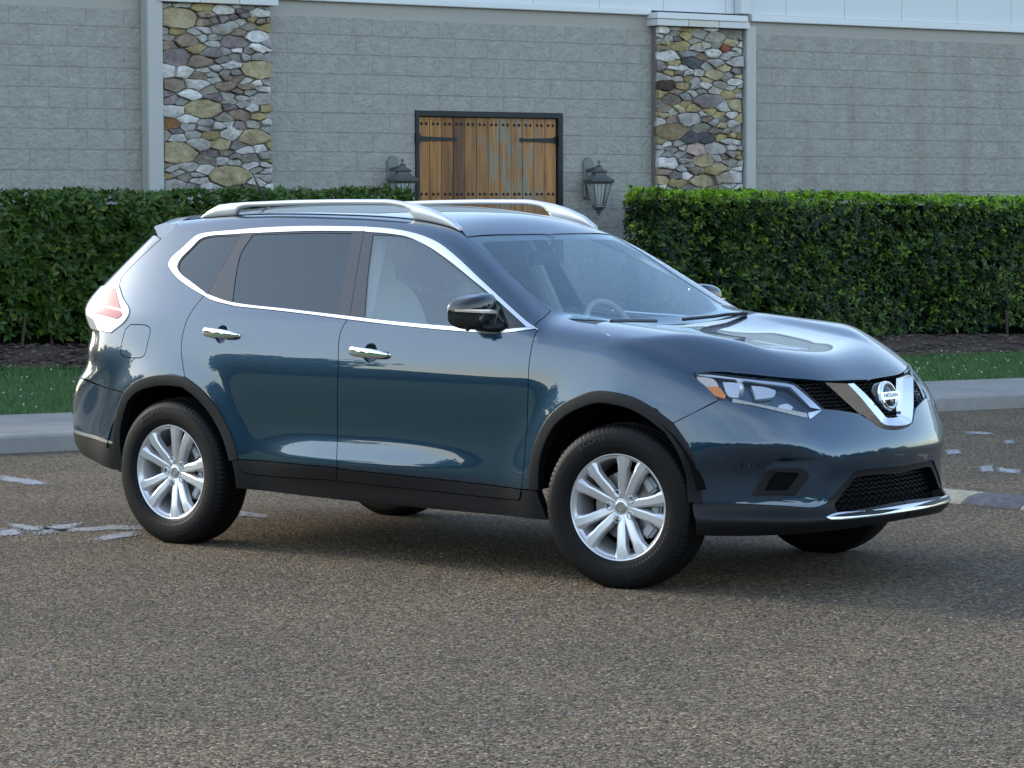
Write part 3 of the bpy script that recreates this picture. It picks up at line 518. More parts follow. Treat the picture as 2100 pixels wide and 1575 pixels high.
# ---- speed bump
YB=mat('faded_yellow_rubber',(.36,.33,.24),.8); KB=mat('black_rubber',(.06,.064,.075),.75)
noise_mix(YB,22,(.25,.235,.175),(.38,.355,.26)); noise_mix(KB,22,(.045,.05,.06),(.095,.10,.115))
sb=empty('speed_bump',(2.3,3.17,0)); tag(sb,'low rubber speed bump in yellow and grey bands on the gravel','speed bump')
dA=Vector((.985,-.17,0)).normalized(); dB=Vector((-dA.y,dA.x,0))
for k in range(-2,9):
    bm=bmesh.new(); s0=-.49+.40*k; secs=[]
    for s in (s0+.004,s0+.02,s0+.38,s0+.396):
        e=.95 if s in (s0+.004,s0+.396) else 1
        secs.append([Vector((0,0,.002))+dA*s+dB*b+Vector((0,0,h*e)) for b,h in ((-.17,0),(-.165,.012),(-.10,.042),(-.03,.054),(.03,.054),(.10,.042),(.165,.012),(.17,0))])
    loft(bm,secs); bmesh.ops.recalc_face_normals(bm,faces=bm.faces[:]); bm_obj('bump_segment',bm,YB if k%2==0 else KB,sb,True,40)
# ---- trees around the lot behind the camera (seen only in reflections)
TL=leafmat('tree_leaf',.6,.2); BK=mat('tree_bark',(.06,.045,.035),.9)
def tree(x,y,h,cr,label,seed):
    r_=np.random.default_rng(seed); root=empty('tree',(x,y,0)); tag(root,label,'tree','trees around the far side of the lot')
    bm=bmesh.new(); tube(bm,[(0,0,-.1),(.1,0,h*.3),(0,.1,h*.6),(.1,.1,h*.85)],[.22,.17,.11,.04],8)
    for k in range(6):
        a=k*1.05+r_.random(); z0=h*(.3+.09*k); tube(bm,[(0,0,z0),(math.cos(a)*cr*.4,math.sin(a)*cr*.4,z0+h*.1),(math.cos(a)*cr*.75,math.sin(a)*cr*.75,z0+h*.16)],[.08,.05,.02],6)
    bm_obj('trunk',bm,BK,root,True)
    n=1500; C0=r_.normal(size=(16,3)); C0/=np.linalg.norm(C0,axis=1,keepdims=True); C0=C0*np.array([cr*.62,cr*.62,h*.26])*r_.random((16,1))**.4+np.array([0,0,h*.66])
    i=r_.integers(0,16,n); d=r_.normal(size=(n,3)); d/=np.linalg.norm(d,axis=1,keepdims=True); P=C0[i]+d*cr*.40*(.5+.5*r_.random((n,1)))
    D=d*.6+r_.normal(size=(n,3)); D/=np.linalg.norm(D,axis=1,keepdims=True); ln=.35+.4*r_.random(n)
    V=leaves(P,D,d+.01,ln,ln*.42).reshape(-1,3); b=(np.arange(n)*4)[:,None]; L=(b+np.array([[0,1,2,0,2,3]])).ravel(); o=fast_mesh('crown',V,L,3,TL,root)
    k=r_.random((n,1)); set_col(o,np.repeat(np.array([.03,.06,.015])*(1-k)+np.array([.075,.13,.03])*k,4,0))
specs=[]
for k in range(34):
    az=math.radians(-172+ k*6.6+rng.normal()*1.5)
    if az>math.radians(52): break
    R_=46+rng.normal()*4; h=4.6+1.6*rng.random(); specs.append((1.3+R_*math.cos(az),R_*math.sin(az),h))
tnames=['broad round','tall narrow','low spreading']
for i,(x,y,h) in enumerate(specs): tree(x,y,h,2.6+rng.random()*1.2,'leafy green tree in the row across the lot behind the camera',100+i)
hb_=empty('tree_belt',(0,0,0))
bm=bmesh.new()
for k in range(70):
    az=math.radians(-178+k*3.4); R_=56+rng.normal()*3; h=1.6+1.2*rng.random(); r=bmesh.ops.create_icosphere(bm,subdivisions=2,radius=1)
    for v in r['verts']: v.co=Vector((1.3+R_*math.cos(az)+v.co.x*3.4*(1+.15*rng.normal()),R_*math.sin(az)+v.co.y*3.4*(1+.15*rng.normal()),h*.55+v.co.z*h*(1+.15*rng.normal())))
bpy.data.objects.remove(hb_); tb=bm_obj('far_shrub_belt',bm,mat('far_shrubs',(.03,.055,.02),.95),None,True); tag(tb,kind='stuff')
# ------------------------------------------------------------------ car: master body surface F(x,y,z)=0
class Spl:
    """natural cubic spline, linear extrapolation"""
    def __init__(s,pts):
        p=np.array(sorted(pts),float);x,y=p[:,0],p[:,1];n=len(x);h=np.diff(x)
        A=np.zeros((n,n));b=np.zeros(n);A[0,0]=A[-1,-1]=1
        for i in range(1,n-1):
            A[i,i-1]=h[i-1];A[i,i]=2*(h[i-1]+h[i]);A[i,i+1]=h[i]
            b[i]=6*((y[i+1]-y[i])/h[i]-(y[i]-y[i-1])/h[i-1])
        s.x,s.y,s.h,s.m=x,y,h,np.linalg.solve(A,b)
        s.d0=(y[1]-y[0])/h[0]-h[0]*s.m[1]/6
        s.d1=(y[-1]-y[-2])/h[-1]+h[-1]*s.m[-2]/6
    def __call__(s,t):
        t=np.asarray(t,float);x=s.x
        i=np.clip(np.searchsorted(x,t)-1,0,len(x)-2)
        tc=np.clip(t,x[0],x[-1]);h=s.h[i];a=(x[i+1]-tc)/h;b=(tc-x[i])/h
        v=a*s.y[i]+b*s.y[i+1]+((a**3-a)*s.m[i]+(b**3-b)*s.m[i+1])*h*h/6
        return v+np.where(t<x[0],(t-x[0])*s.d0,0)+np.where(t>x[-1],(t-x[-1])*s.d1,0)
def smax(a,b,k):
    h=np.maximum(k-np.abs(a-b),0)/k
    return np.maximum(a,b)+h*h*h*k/6
def smin(a,b,k): return -smax(-a,-b,k)
def sstep(a,b,t):
    t=np.clip((t-a)/(b-a),0.,1.);return t*t*(3-2*t)
W0=Spl([(.16,.865),(.25,.885),(.33,.896),(.42,.902),(.52,.901),(.62,.900),(.75,.9035),(.86,.904),(.95,.897),(1.04,.881),(1.11,.862),(1.17,.834),(1.3,.768),(1.4,.717),(1.5,.662),(1.56,.626),(1.62,.585),(1.7,.52)])
PL=Spl([(-1.0,-.125),(-.7,-.065),(-.4,-.022),(0,-.003),(.6,0),(2.2,0),(2.7,-.004),(3.0,-.02),(3.3,-.05),(3.6,-.10)])
DF=Spl([(-.4,.052),(-.2,.012),(0,0),(.2,.012),(.4,.052),(.55,.108),(.68,.19),(.77,.29),(.84,.42),(.90,.60),(.95,.8)])
DL=Spl([(-.4,.045),(-.2,.010),(0,0),(.2,.010),(.4,.045),(.5,.085),(.58,.15),(.66,.235),(.74,.325),(.82,.43),(.88,.53),(.92,.64),(.95,.75)])
DR=Spl([(-.4,.03),(-.2,.007),(0,0),(.2,.007),(.4,.03),(.55,.06),(.68,.105),(.77,.165),(.84,.26),(.90,.42),(.95,.6)])
XF=Spl([(.15,3.42),(.22,3.52),(.28,3.608),(.33,3.63),(.357,3.606),(.385,3.592),(.42,3.589),(.5,3.59),(.58,3.60),(.65,3.585),(.70,3.565),(.80,3.515),(.88,3.45),(.95,3.365),(1.05,3.19)])
XR=Spl([(.15,-.80),(.3,-.90),(.4,-.96),(.55,-.995),(.70,-.985),(.78,-.945),(.85,-.885),(.93,-.875),(1.03,-.85),(1.12,-.89),(1.22,-.82),(1.4,-.60),(1.55,-.435),(1.7,-.32)])
HZ=Spl([(2.0,1.14),(2.4,1.095),(2.7,1.068),(3.0,1.04),(3.2,1.012),(3.35,.955),(3.45,.87),(3.55,.77)])
HC=Spl([(-1,-.06),(-.8,.012),(-.62,.046),(-.45,.030),(-.2,.007),(0,0),(.2,.007),(.45,.030),(.62,.046),(.8,0.012),(1,-.06)])
RZ=Spl([(-1.0,1.50),(-.7,1.572),(-.4,1.615),(0,1.648),(.4,1.661),(.8,1.656),(1.2,1.639),(1.5,1.595),(1.7,1.53),(2.0,1.42)])
ZB=Spl([(-1.,.44),(-.6,.335),(-.3,.25),(0,.245),(2.7,.235),(3.1,.22),(3.5,.232),(3.62,.248)])
def wsx(z,w):
    t=(z-1.10)/.42
    return 2.40-.755*t-.03*t*(1-t)*4*.5 - (.17-.07*np.clip(t,-.3,1.2))*(w/.65)**2*.42
def Yside(x,z):
    b=0
    for cx in (0.,2.705):
        rr=np.hypot(x-cx,z-.36)
        b=b+.022*np.exp(-((rr-.44)/.11)**2)
    fl=.020*np.exp(-((z-.455)/.075)**2)*sstep(.5,1.0,x)*(1-sstep(1.35,2.15,x))
    return W0(z)+PL(x)+b+fl
def F(x,y,z):
    x=np.asarray(x,float);w=np.sqrt(np.asarray(y,float)**2+1e-6);z=np.asarray(z,float)
    s=(w-Yside(x,z))*.93
    wc=np.minimum(w,1.0)
    q=sstep(.66,.50,z)*(1-.45*sstep(.37,.31,z)*sstep(.78,.55,wc))
    fr=(x-(XF(z)-DF(wc)*(1-q)-DL(wc)*q))*.80
    rr=((XR(z)+DR(wc))-x)*.85
    wr=.60-.19*(x-2.4)
    cre=-.013*sstep(-.02,.085,wr-wc)*sstep(2.38,2.75,x)*(1-sstep(3.05,3.38,x))
    hood=(z-(HZ(x)+HC(wc)+cre))*.95
    low=smax(fr,hood,.07)
    ws=(x-wsx(z,w))*.48
    rf=z-(RZ(x)-.075*(wc/.6)**2*.8)
    up=np.maximum(smax(ws,rf,.05),(1.02-z)*.9)
    tb=smin(low,up,.03)
    v=smax(s,tb,.10)
    v=smax(v,rr,.08)
    for cx,cw,cz in ((.352,.884,1.037),(1.312,.892,.973)):   # door handle cups
        q_=np.sqrt(((x-cx)/.040)**2+((w-cw)/.026)**2+((z-cz)/.042)**2)
        v=smax(v,(1-q_)*.028,.006)
    # recess round the fog lamp blank
    pk=smax(z-(.572-.06*(.60-w)),np.maximum(.404-z,np.maximum((w-(.715-.28*(z-.42)))*.9,((.50+.0*z)-.45*(z-.41)-w)*.85)),.045)
    pk=smax(pk,((3.322-1.05*(w-.70)-.03*sstep(.72,.52,w))-x)*.7,.006)
    v=smax(v,-pk,.013)
    v=smax(v,(ZB(x)-.05*(wc/.9)**2*0-z),.02)
    return v
def grad(x,y,z,e=1e-4):
    g=np.stack([F(x+e,y,z)-F(x-e,y,z),F(x,y+e,z)-F(x,y-e,z),F(x,y,z+e)-F(x,y,z-e)],-1)
    return g/np.linalg.norm(g,axis=-1,keepdims=True)
CURVES={'chrome_bot':[(2.249,.842,1.105),(2.051,.869,1.084),(1.807,.868,1.087),(1.456,.864,1.103),(1.141,.856,1.123),(.782,.845,1.148),(.4,.835,1.169)],
'chrome_bot2':[(.4,.835,1.169),(.222,.82,1.196),(.162,.81,1.215)],
'chrome_rear':[(.162,.81,1.215),(.048,.79,1.252),(-.066,.765,1.298),(-.133,.744,1.337),(-.159,.731,1.36),(-.16,.716,1.388),(-.099,.686,1.448),(-.043,.657,1.502),(-.005,.649,1.515),(.258,.639,1.536)],
'chrome_top':[(.258,.639,1.536),(.373,.634,1.544),(.688,.626,1.552),(1.04,.624,1.55),(1.206,.629,1.541),(1.323,.637,1.528),(1.421,.648,1.51),(1.536,.667,1.477),(1.658,.698,1.422),(1.842,.749,1.322),(2.019,.794,1.224),(2.19,.835,1.132),(2.249,.842,1.105)],
'chin_bot':[(2.195,.853,1.111),(2.048,.865,1.1),(1.774,.862,1.106),(1.451,.857,1.119),(1.145,.849,1.138),(.776,.839,1.161),(.357,.824,1.189),(.18,.805,1.224)],
'chin_rear':[(.18,.805,1.224),(.046,.776,1.279),(-.048,.755,1.318),(-.092,.736,1.353),(-.09,.72,1.385),(-.039,.689,1.445),(.005,.665,1.49),(.271,.653,1.515)],
'chin_top':[(.271,.653,1.515),(.704,.644,1.528),(1.056,.643,1.528),(1.067,.644,1.526),(1.223,.649,1.517),(1.34,.657,1.502),(1.479,.681,1.462),(1.622,.713,1.404),(1.801,.756,1.318),(1.975,.798,1.231),(2.195,.853,1.111)],
'qglass':[(.256,.657,1.507),(.013,.667,1.486),(-.031,.691,1.442),(-.081,.722,1.382),(-.083,.737,1.353),(-.046,.753,1.322),(.048,.773,1.285),(.167,.8,1.234)],
'qglass_f':[(.167,.8,1.234),(.256,.657,1.507)],
'cgap':[(.267,.649,1.521),(.18,.805,1.224)],
'rglass_t':[(.345,.656,1.51),(.709,.65,1.52),(.989,.649,1.52)],
'rglass_f':[(.989,.649,1.52),(1.027,.75,1.334),(1.064,.844,1.15)],
'rglass_b':[(1.064,.844,1.15),(.72,.835,1.169),(.367,.824,1.19)],
'rglass_r':[(.367,.824,1.19),(.331,.763,1.311),(.313,.706,1.421),(.345,.656,1.51)],
'tri':[(.3,.709,1.416),(.356,.823,1.192),(.254,.814,1.208)],
'bgap':[(1.056,.643,1.528),(1.105,.757,1.32),(1.145,.848,1.14)],
'fglass_t':[(1.121,.653,1.513),(1.258,.655,1.508),(1.376,.664,1.491),(1.481,.684,1.458),(1.603,.714,1.404),(1.806,.762,1.307),(2.015,.815,1.199)],
'fglass_f':[(2.015,.815,1.199),(2.066,.865,1.1)],
'fglass_b':[(2.066,.865,1.1),(1.773,.862,1.108),(1.45,.857,1.121),(1.238,.849,1.138)],
'fglass_r':[(1.238,.849,1.138),(1.177,.757,1.321),(1.121,.653,1.513)],
'fd_front':[(2.251,.844,1.103),(2.248,.875,1.052),(2.243,.895,.967),(2.242,.905,.811),(2.234,.91,.614),(2.226,.919,.489),(2.215,.919,.401)],
'fd_bot':[(2.215,.919,.401),(1.686,.911,.419),(1.134,.92,.432)],
'split':[(1.14,.855,1.125),(1.115,.873,1.074),(1.11,.884,1.022),(1.119,.901,.91),(1.113,.903,.558),(1.132,.92,.432)],
'rd_bot':[(1.127,.92,.437),(.786,.914,.441),(.489,.919,.442)],
'rd_rear':[(.163,.811,1.213),(.13,.834,1.167),(.099,.865,1.096),(.086,.884,1.018),(.09,.897,.955),(.115,.911,.885),(.139,.922,.823)],
'rarch_o1':[(.139,.922,.823),(.241,.923,.772),(.327,.922,.705),(.4,.92,.622),(.452,.919,.538),(.489,.919,.442)],
'rarch_o2':[(-.298,.909,.729),(-.216,.915,.783),(-.108,.92,.815),(.008,.922,.828),(.139,.922,.823)],
'rarch_o3':[(-.353,.891,.335),(-.378,.897,.383),(-.388,.901,.48),(-.378,.902,.562),(-.344,.905,.652),(-.298,.909,.729)],
'strip_r':[(.489,.919,.442),(.495,.918,.408),(.511,.915,.385),(.549,.908,.375),(1.113,.906,.376)],
'strip_m':[(1.113,.906,.376),(1.127,.92,.437)],
'strip_f':[(1.12,.905,.372),(1.677,.901,.361),(2.156,.906,.352),(2.202,.914,.358),(2.215,.919,.401)],
'rock_top':[(.447,.924,.44),(.489,.919,.442)],
'rock_topf':[(2.215,.919,.401),(2.301,.922,.4)],
'rock_f':[(2.301,.922,.4),(2.322,.915,.344),(2.346,.905,.284)],
'rock_b':[(2.346,.905,.284),(2.135,.886,.279),(1.666,.888,.289),(1.177,.893,.289),(.974,.895,.287),(.706,.887,.297),(.466,.914,.31)],
'rock_r':[(.466,.914,.31),(.463,.921,.375),(.447,.924,.44)],
'fen_a':[(2.249,.842,1.105),(2.229,.833,1.118),(2.215,.762,1.149),(2.182,.662,1.179)],
'fen_cowl':[(2.182,.662,1.179),(2.234,.658,1.159),(2.358,.702,1.136),(2.459,.702,1.126)],
'hoodgap':[(2.459,.702,1.126),(2.553,.772,1.101),(2.643,.81,1.08),(2.788,.807,1.063),(2.858,.785,1.054),(2.963,.754,1.027),(3.058,.721,.998),(3.129,.702,.967),(3.177,.695,.94)],
'fen_hl':[(3.177,.696,.938),(3.113,.751,.941),(3.051,.797,.937)],
'hl_rear':[(3.051,.797,.937),(3.06,.802,.923),(3.112,.798,.884),(3.176,.789,.827)],
'fen_bump':[(3.177,.79,.826),(3.094,.844,.776),(3.003,.881,.726)],
'farch_o1':[(3.003,.881,.726),(2.912,.896,.787),(2.935,.892,.774),(2.819,.909,.828),(2.697,.918,.849),(2.611,.92,.846),(2.525,.922,.819),(2.436,.921,.777),(2.363,.92,.717),(2.309,.919,.636),(2.278,.921,.556),(2.268,.924,.484),(2.264,.924,.404)],
'farch_o2':[(3.124,.845,.394),(3.11,.855,.533),(3.071,.871,.635),(3.003,.881,.726)],
'ap_out':[(2.18,.659,1.18),(2.13,.654,1.208),(1.963,.618,1.306),(1.817,.601,1.393),(1.703,.578,1.458),(1.612,.561,1.504)],
'ditch':[(1.612,.561,1.504),(1.53,.52,1.541),(1.456,.513,1.562),(1.36,.493,1.582),(1.224,.486,1.598),(1.079,.447,1.613),(.606,.479,1.622),(.639,.456,1.625),(.279,.476,1.621),(.073,.493,1.611),(-.201,.451,1.6),(-.307,.506,1.586)],
'hatchgap':[(-.307,.506,1.586),(-.234,.619,1.54),(-.289,.655,1.487),(-.395,.701,1.39),(-.462,.727,1.324),(-.487,.742,1.288),(-.478,.763,1.25)],
'tl_front':[(-.478,.763,1.25),(-.416,.797,1.196),(-.329,.838,1.13),(-.339,.853,1.086),(-.439,.859,1.021)],
'tl_bot':[(-.439,.859,1.021),(-.636,.807,1.037)],
'q_rear':[(-.636,.807,1.037),(-.667,.793,.978),(-.702,.781,.87),(-.691,.827,.784)],
'rb_top':[(-.691,.827,.784),(-.494,.872,.752),(-.298,.909,.729)],
'fuel':[(-.296,.862,1.066),(-.18,.868,1.064),(-.148,.873,1.047),(-.152,.886,.984),(-.164,.897,.924),(-.186,.898,.909),(-.325,.886,.91),(-.35,.883,.926),(-.345,.875,.982),(-.332,.864,1.042)],
'tl_top':[(-.639,.728,1.247),(-.478,.763,1.25)],
'rb_mid':[(-.784,.801,.522),(-.568,.862,.505),(-.404,.901,.486),(-.373,.901,.484)],
'rb_mid2':[(-.801,.788,.506),(-.568,.863,.486),(-.404,.901,.471),(-.373,.9,.471)],
'rb_bot':[(-.764,.804,.438),(-.704,.826,.401),(-.539,.87,.364),(-.353,.891,.335)],
'hl_top':[(3.051,.797,.937),(3.062,.787,.941),(3.213,.678,.923),(3.34,.511,.898),(3.359,.488,.89)],
'hl_in':[(3.359,.488,.89),(3.421,.458,.833),(3.466,.426,.781)],
'hl_tip':[(3.466,.426,.781),(3.458,.502,.745)],
'hl_bot':[(3.458,.502,.745),(3.44,.538,.75),(3.345,.667,.785),(3.233,.757,.816),(3.176,.789,.827)],
'hood_edge':[(3.177,.695,.94),(3.269,.59,.926),(3.347,.458,.91),(3.405,.291,.895),(3.425,.017,.885)],
'gr_bot':[(3.466,.426,.781),(3.503,.317,.766),(3.529,.227,.744),(3.546,.189,.718)],
'v_out':[(3.404,.315,.892),(3.475,.272,.821),(3.525,.221,.754),(3.562,.147,.692),(3.568,.117,.683)],
'v_in':[(3.436,.137,.874),(3.477,.117,.831),(3.523,.083,.774),(3.551,.048,.728)],
'v_top':[(3.404,.315,.892),(3.433,.184,.876),(3.436,.137,.874)],
'fog_o':[(3.28,.721,.433),(3.31,.699,.485),(3.352,.676,.533),(3.373,.659,.539),(3.465,.562,.531),(3.475,.546,.515),(3.45,.564,.475),(3.423,.591,.428),(3.411,.603,.422),(3.329,.678,.427)],
'fog_i':[(3.316,.689,.446),(3.341,.671,.491),(3.369,.658,.531),(3.443,.585,.527),(3.446,.577,.514),(3.421,.594,.476),(3.397,.614,.445)],
'fog_pocket':[(3.251,.746,.426),(3.3,.709,.499),(3.34,.695,.548),(3.392,.663,.579),(3.468,.568,.563),(3.539,.437,.529),(3.528,.452,.499),(3.509,.479,.451),(3.493,.517,.407),(3.382,.634,.409)],
'b_low':[(3.124,.845,.394),(3.256,.754,.389),(3.388,.643,.38),(3.503,.532,.371),(3.523,.488,.384)],
'int_o':[(3.523,.488,.384),(3.553,.356,.49),(3.564,.327,.511),(3.585,.183,.514),(3.592,.033,.51)],
'int_i':[(3.544,.45,.379),(3.542,.422,.397),(3.55,.35,.458),(3.561,.313,.482),(3.58,.174,.486),(3.586,.022,.479)],
'int_b':[(3.544,.45,.379),(3.559,.453,.352),(3.593,.327,.353),(3.615,.069,.362)],
'sil_t':[(3.534,.518,.33),(3.555,.474,.342),(3.606,.282,.341),(3.626,.006,.344)],
'sil_b':[(3.534,.518,.33),(3.544,.502,.322),(3.608,.285,.319),(3.63,.013,.32)],
'lip_r':[(3.124,.845,.394),(3.097,.859,.392),(3.107,.85,.257)],
'b_crease':[(3.124,.845,.394),(3.231,.777,.383),(3.353,.714,.337),(3.46,.617,.321),(3.496,.571,.331),(3.534,.518,.33)],
'cowl':[(2.459,.702,1.126),(2.405,.153,1.103),(2.417,.024,1.098)],
'ws_bot':[(2.18,.659,1.18),(2.258,.689,1.15),(2.333,.716,1.136),(2.483,.689,1.126),(2.389,-.004,1.107)],
'ws_top':[(1.612,.561,1.504),(1.646,.267,1.513),(1.656,.049,1.513)],
'frit':[(1.684,.542,1.473),(1.802,.581,1.403),(1.974,.621,1.299),(2.127,.639,1.211),(2.203,.618,1.173),(2.29,.66,1.15),(2.308,.455,1.138)],
'frit_top':[(1.684,.542,1.473),(1.671,.503,1.483),(1.685,.316,1.489)]}
# ------------------------------------------------------------------ car: curves and surface charts
CUR={k:np.array(v,float) for k,v in CURVES.items()}
def cr3(p,step=.012):
    """dense chord-length Catmull-Rom through points (any dim)"""
    p=np.array(p,float)
    if len(p)<2: return p
    if len(p)==2:
        n=max(2,int(np.linalg.norm(p[1]-p[0])/step)+1); t=np.linspace(0,1,n)[:,None]; return p[0]*(1-t)+p[1]*t
    q=np.vstack([2*p[0]-p[1],p,2*p[-1]-p[-2]]); out=[]
    for i in range(1,len(q)-2):
        p0,p1,p2,p3=q[i-1],q[i],q[i+1],q[i+2]
        d1=max(np.linalg.norm(p1-p0),1e-5)**.5; d2=max(np.linalg.norm(p2-p1),1e-5)**.5; d3=max(np.linalg.norm(p3-p2),1e-5)**.5
        m1=(p1-p0)/d1-(p2-p0)/(d1+d2)+(p2-p1)/d2; m2=(p2-p1)/d2-(p3-p1)/(d2+d3)+(p3-p2)/d3
        m1=m1*d2; m2=m2*d2
        n=max(1,int(np.ceil(np.linalg.norm(p2-p1)/step))); t=(np.arange(n)/n)[:,None]
        out.append((2*t**3-3*t**2+1)*p1+(t**3-2*t**2+t)*m1+(-2*t**3+3*t**2)*p2+(t**3-t**2)*m2)
    out.append(p[-1:]); return np.vstack(out)
def C_(s):
    if isinstance(s,str): return CUR[s]
    if isinstance(s,tuple) and isinstance(s[0],str): return CUR[s[0]][s[1]:s[2]]
    return np.array(s,float).reshape(-1,3)
def chain(segs,step=.012):
    S=[C_(s) for s in segs]; res=[]
    a=S[0]
    if len(S)>1:
        b=S[1]; d=lambda u,v:np.linalg.norm(u-v)
        if min(d(a[0],b[0]),d(a[0],b[-1]))<min(d(a[-1],b[0]),d(a[-1],b[-1])): a=a[::-1]
    res=[cr3(a,step)]; end=a[-1]
    for b in S[1:]:
        if np.linalg.norm(end-b[-1])<np.linalg.norm(end-b[0]): b=b[::-1]
        res.append(cr3(b,step)); end=b[-1]
    pts=np.vstack(res)
    keep=[0]
    for i in range(1,len(pts)):
        if np.linalg.norm(pts[i]-pts[keep[-1]])>.003: keep.append(i)
    return pts[keep]
class Chart:
    """side: rays along w.  tilt(a): rays tilted down by a in the y-z plane.  fan/rfan: rays around a vertical axis.  top(a): rays tilted in x-z plane"""
    def __init__(s,kind,a=0): s.k,s.a=kind,math.radians(a)
    def to(s,p):
        x,w_,z=p[:,0],p[:,1],p[:,2]; c,n=math.cos(s.a),math.sin(s.a)
        if s.k=='side': return np.stack([x,z*c-w_*n],1)
        if s.k=='fan': return np.stack([np.arctan2(w_,x-2.2)*1.3,z],1)
        if s.k=='rfan': return np.stack([np.arctan2(w_,.35-x)*1.2,z],1)
        return np.stack([x*c-z*n,w_],1)
    def rays(s,q):
        c,n=math.cos(s.a),math.sin(s.a); N=len(q); O=np.zeros((N,3)); D=np.zeros((N,3))
        if s.k=='side':
            O[:,0]=q[:,0]; O[:,1]=-n*q[:,1]; O[:,2]=c*q[:,1]; D[:,1]=c; D[:,2]=n
            # param t from outside inwards
            return O,D,1.9,-.2
        if s.k=='fan':
            f=q[:,0]/1.3; O[:,0]=2.2; O[:,2]=q[:,1]; D[:,0]=np.cos(f); D[:,1]=np.sin(f); return O,D,1.9,.15
        if s.k=='rfan':
            f=q[:,0]/1.2; O[:,0]=.35; O[:,2]=q[:,1]; D[:,0]=-np.cos(f); D[:,1]=np.sin(f); return O,D,1.9,.15
        O[:,0]=c*q[:,0]; O[:,1]=q[:,1]; O[:,2]=-n*q[:,0]; D[:,0]=n; D[:,2]=c
        return O,D,3.4,.2
    def lift(s,q):
        O,D,t0,t1=s.rays(q); N=len(q); n=110
        hit=np.full(N,-1.); lo=np.zeros(N); hi=np.zeros(N); act=np.ones(N,bool); best=np.full(N,9.); bt=np.full(N,t0)
        ts=np.linspace(t0,t1,n); 
        for i,t in enumerate(ts):
            ix=np.where(act)[0]
            if not len(ix): break
            p=O[ix]+D[ix]*t; v=F(p[:,0],p[:,1],p[:,2])
            b=v<best[ix]; best[ix[b]]=v[b]; bt[ix[b]]=t
            h=v<0; hi[ix[h]]=t; lo[ix[h]]=ts[max(i-1,0)]; act[ix[h]]=False
        for _ in range(26):
            m=(lo+hi)/2; p=O+D*m[:,None]; v=F(p[:,0],p[:,1],p[:,2]); hi=np.where(v<0,m,hi); lo=np.where(v<0,lo,m)
        t=np.where(act,bt,hi); return O+D*t[:,None]
def inpoly(q,poly):
    x,y=q[:,0],q[:,1]; r=np.zeros(len(q),bool); a=poly; b=np.roll(poly,-1,0)
    for (x1,y1),(x2,y2) in zip(a,b):
        if y1==y2: continue
        c=((y1>y)!=(y2>y)); xi=(x2-x1)*(y-y1)/(y2-y1)+x1; r^=c&(x<xi)
    return r
def area2(p): return .5*np.sum(p[:,0]*np.roll(p[:,1],-1)-np.roll(p[:,0],-1)*p[:,1])
def inset(p,g):
    if area2(p)<0: p=p[::-1]
    if g==0: return p
    e=np.roll(p,-1,0)-p; e/=np.maximum(np.linalg.norm(e,axis=1,keepdims=True),1e-9)
    nn=np.stack([-e[:,1],e[:,0]],1); m=nn+np.roll(nn,1,0); L=np.linalg.norm(m,axis=1,keepdims=True); m/=np.maximum(L,.35)
    m=m/np.maximum(np.sum(m*nn,1,keepdims=True),.5)
    return p+m*g
def dist_to(q,poly):
    a=poly; ab=np.roll(poly,-1,0)-poly; d=np.full(len(q),9.)
    for A,B in zip(a,ab):
        t=np.clip(((q-A)@B)/max(B@B,1e-12),0,1); d=np.minimum(d,np.linalg.norm(q-A-t[:,None]*B,axis=1))
    return d
LIB={}
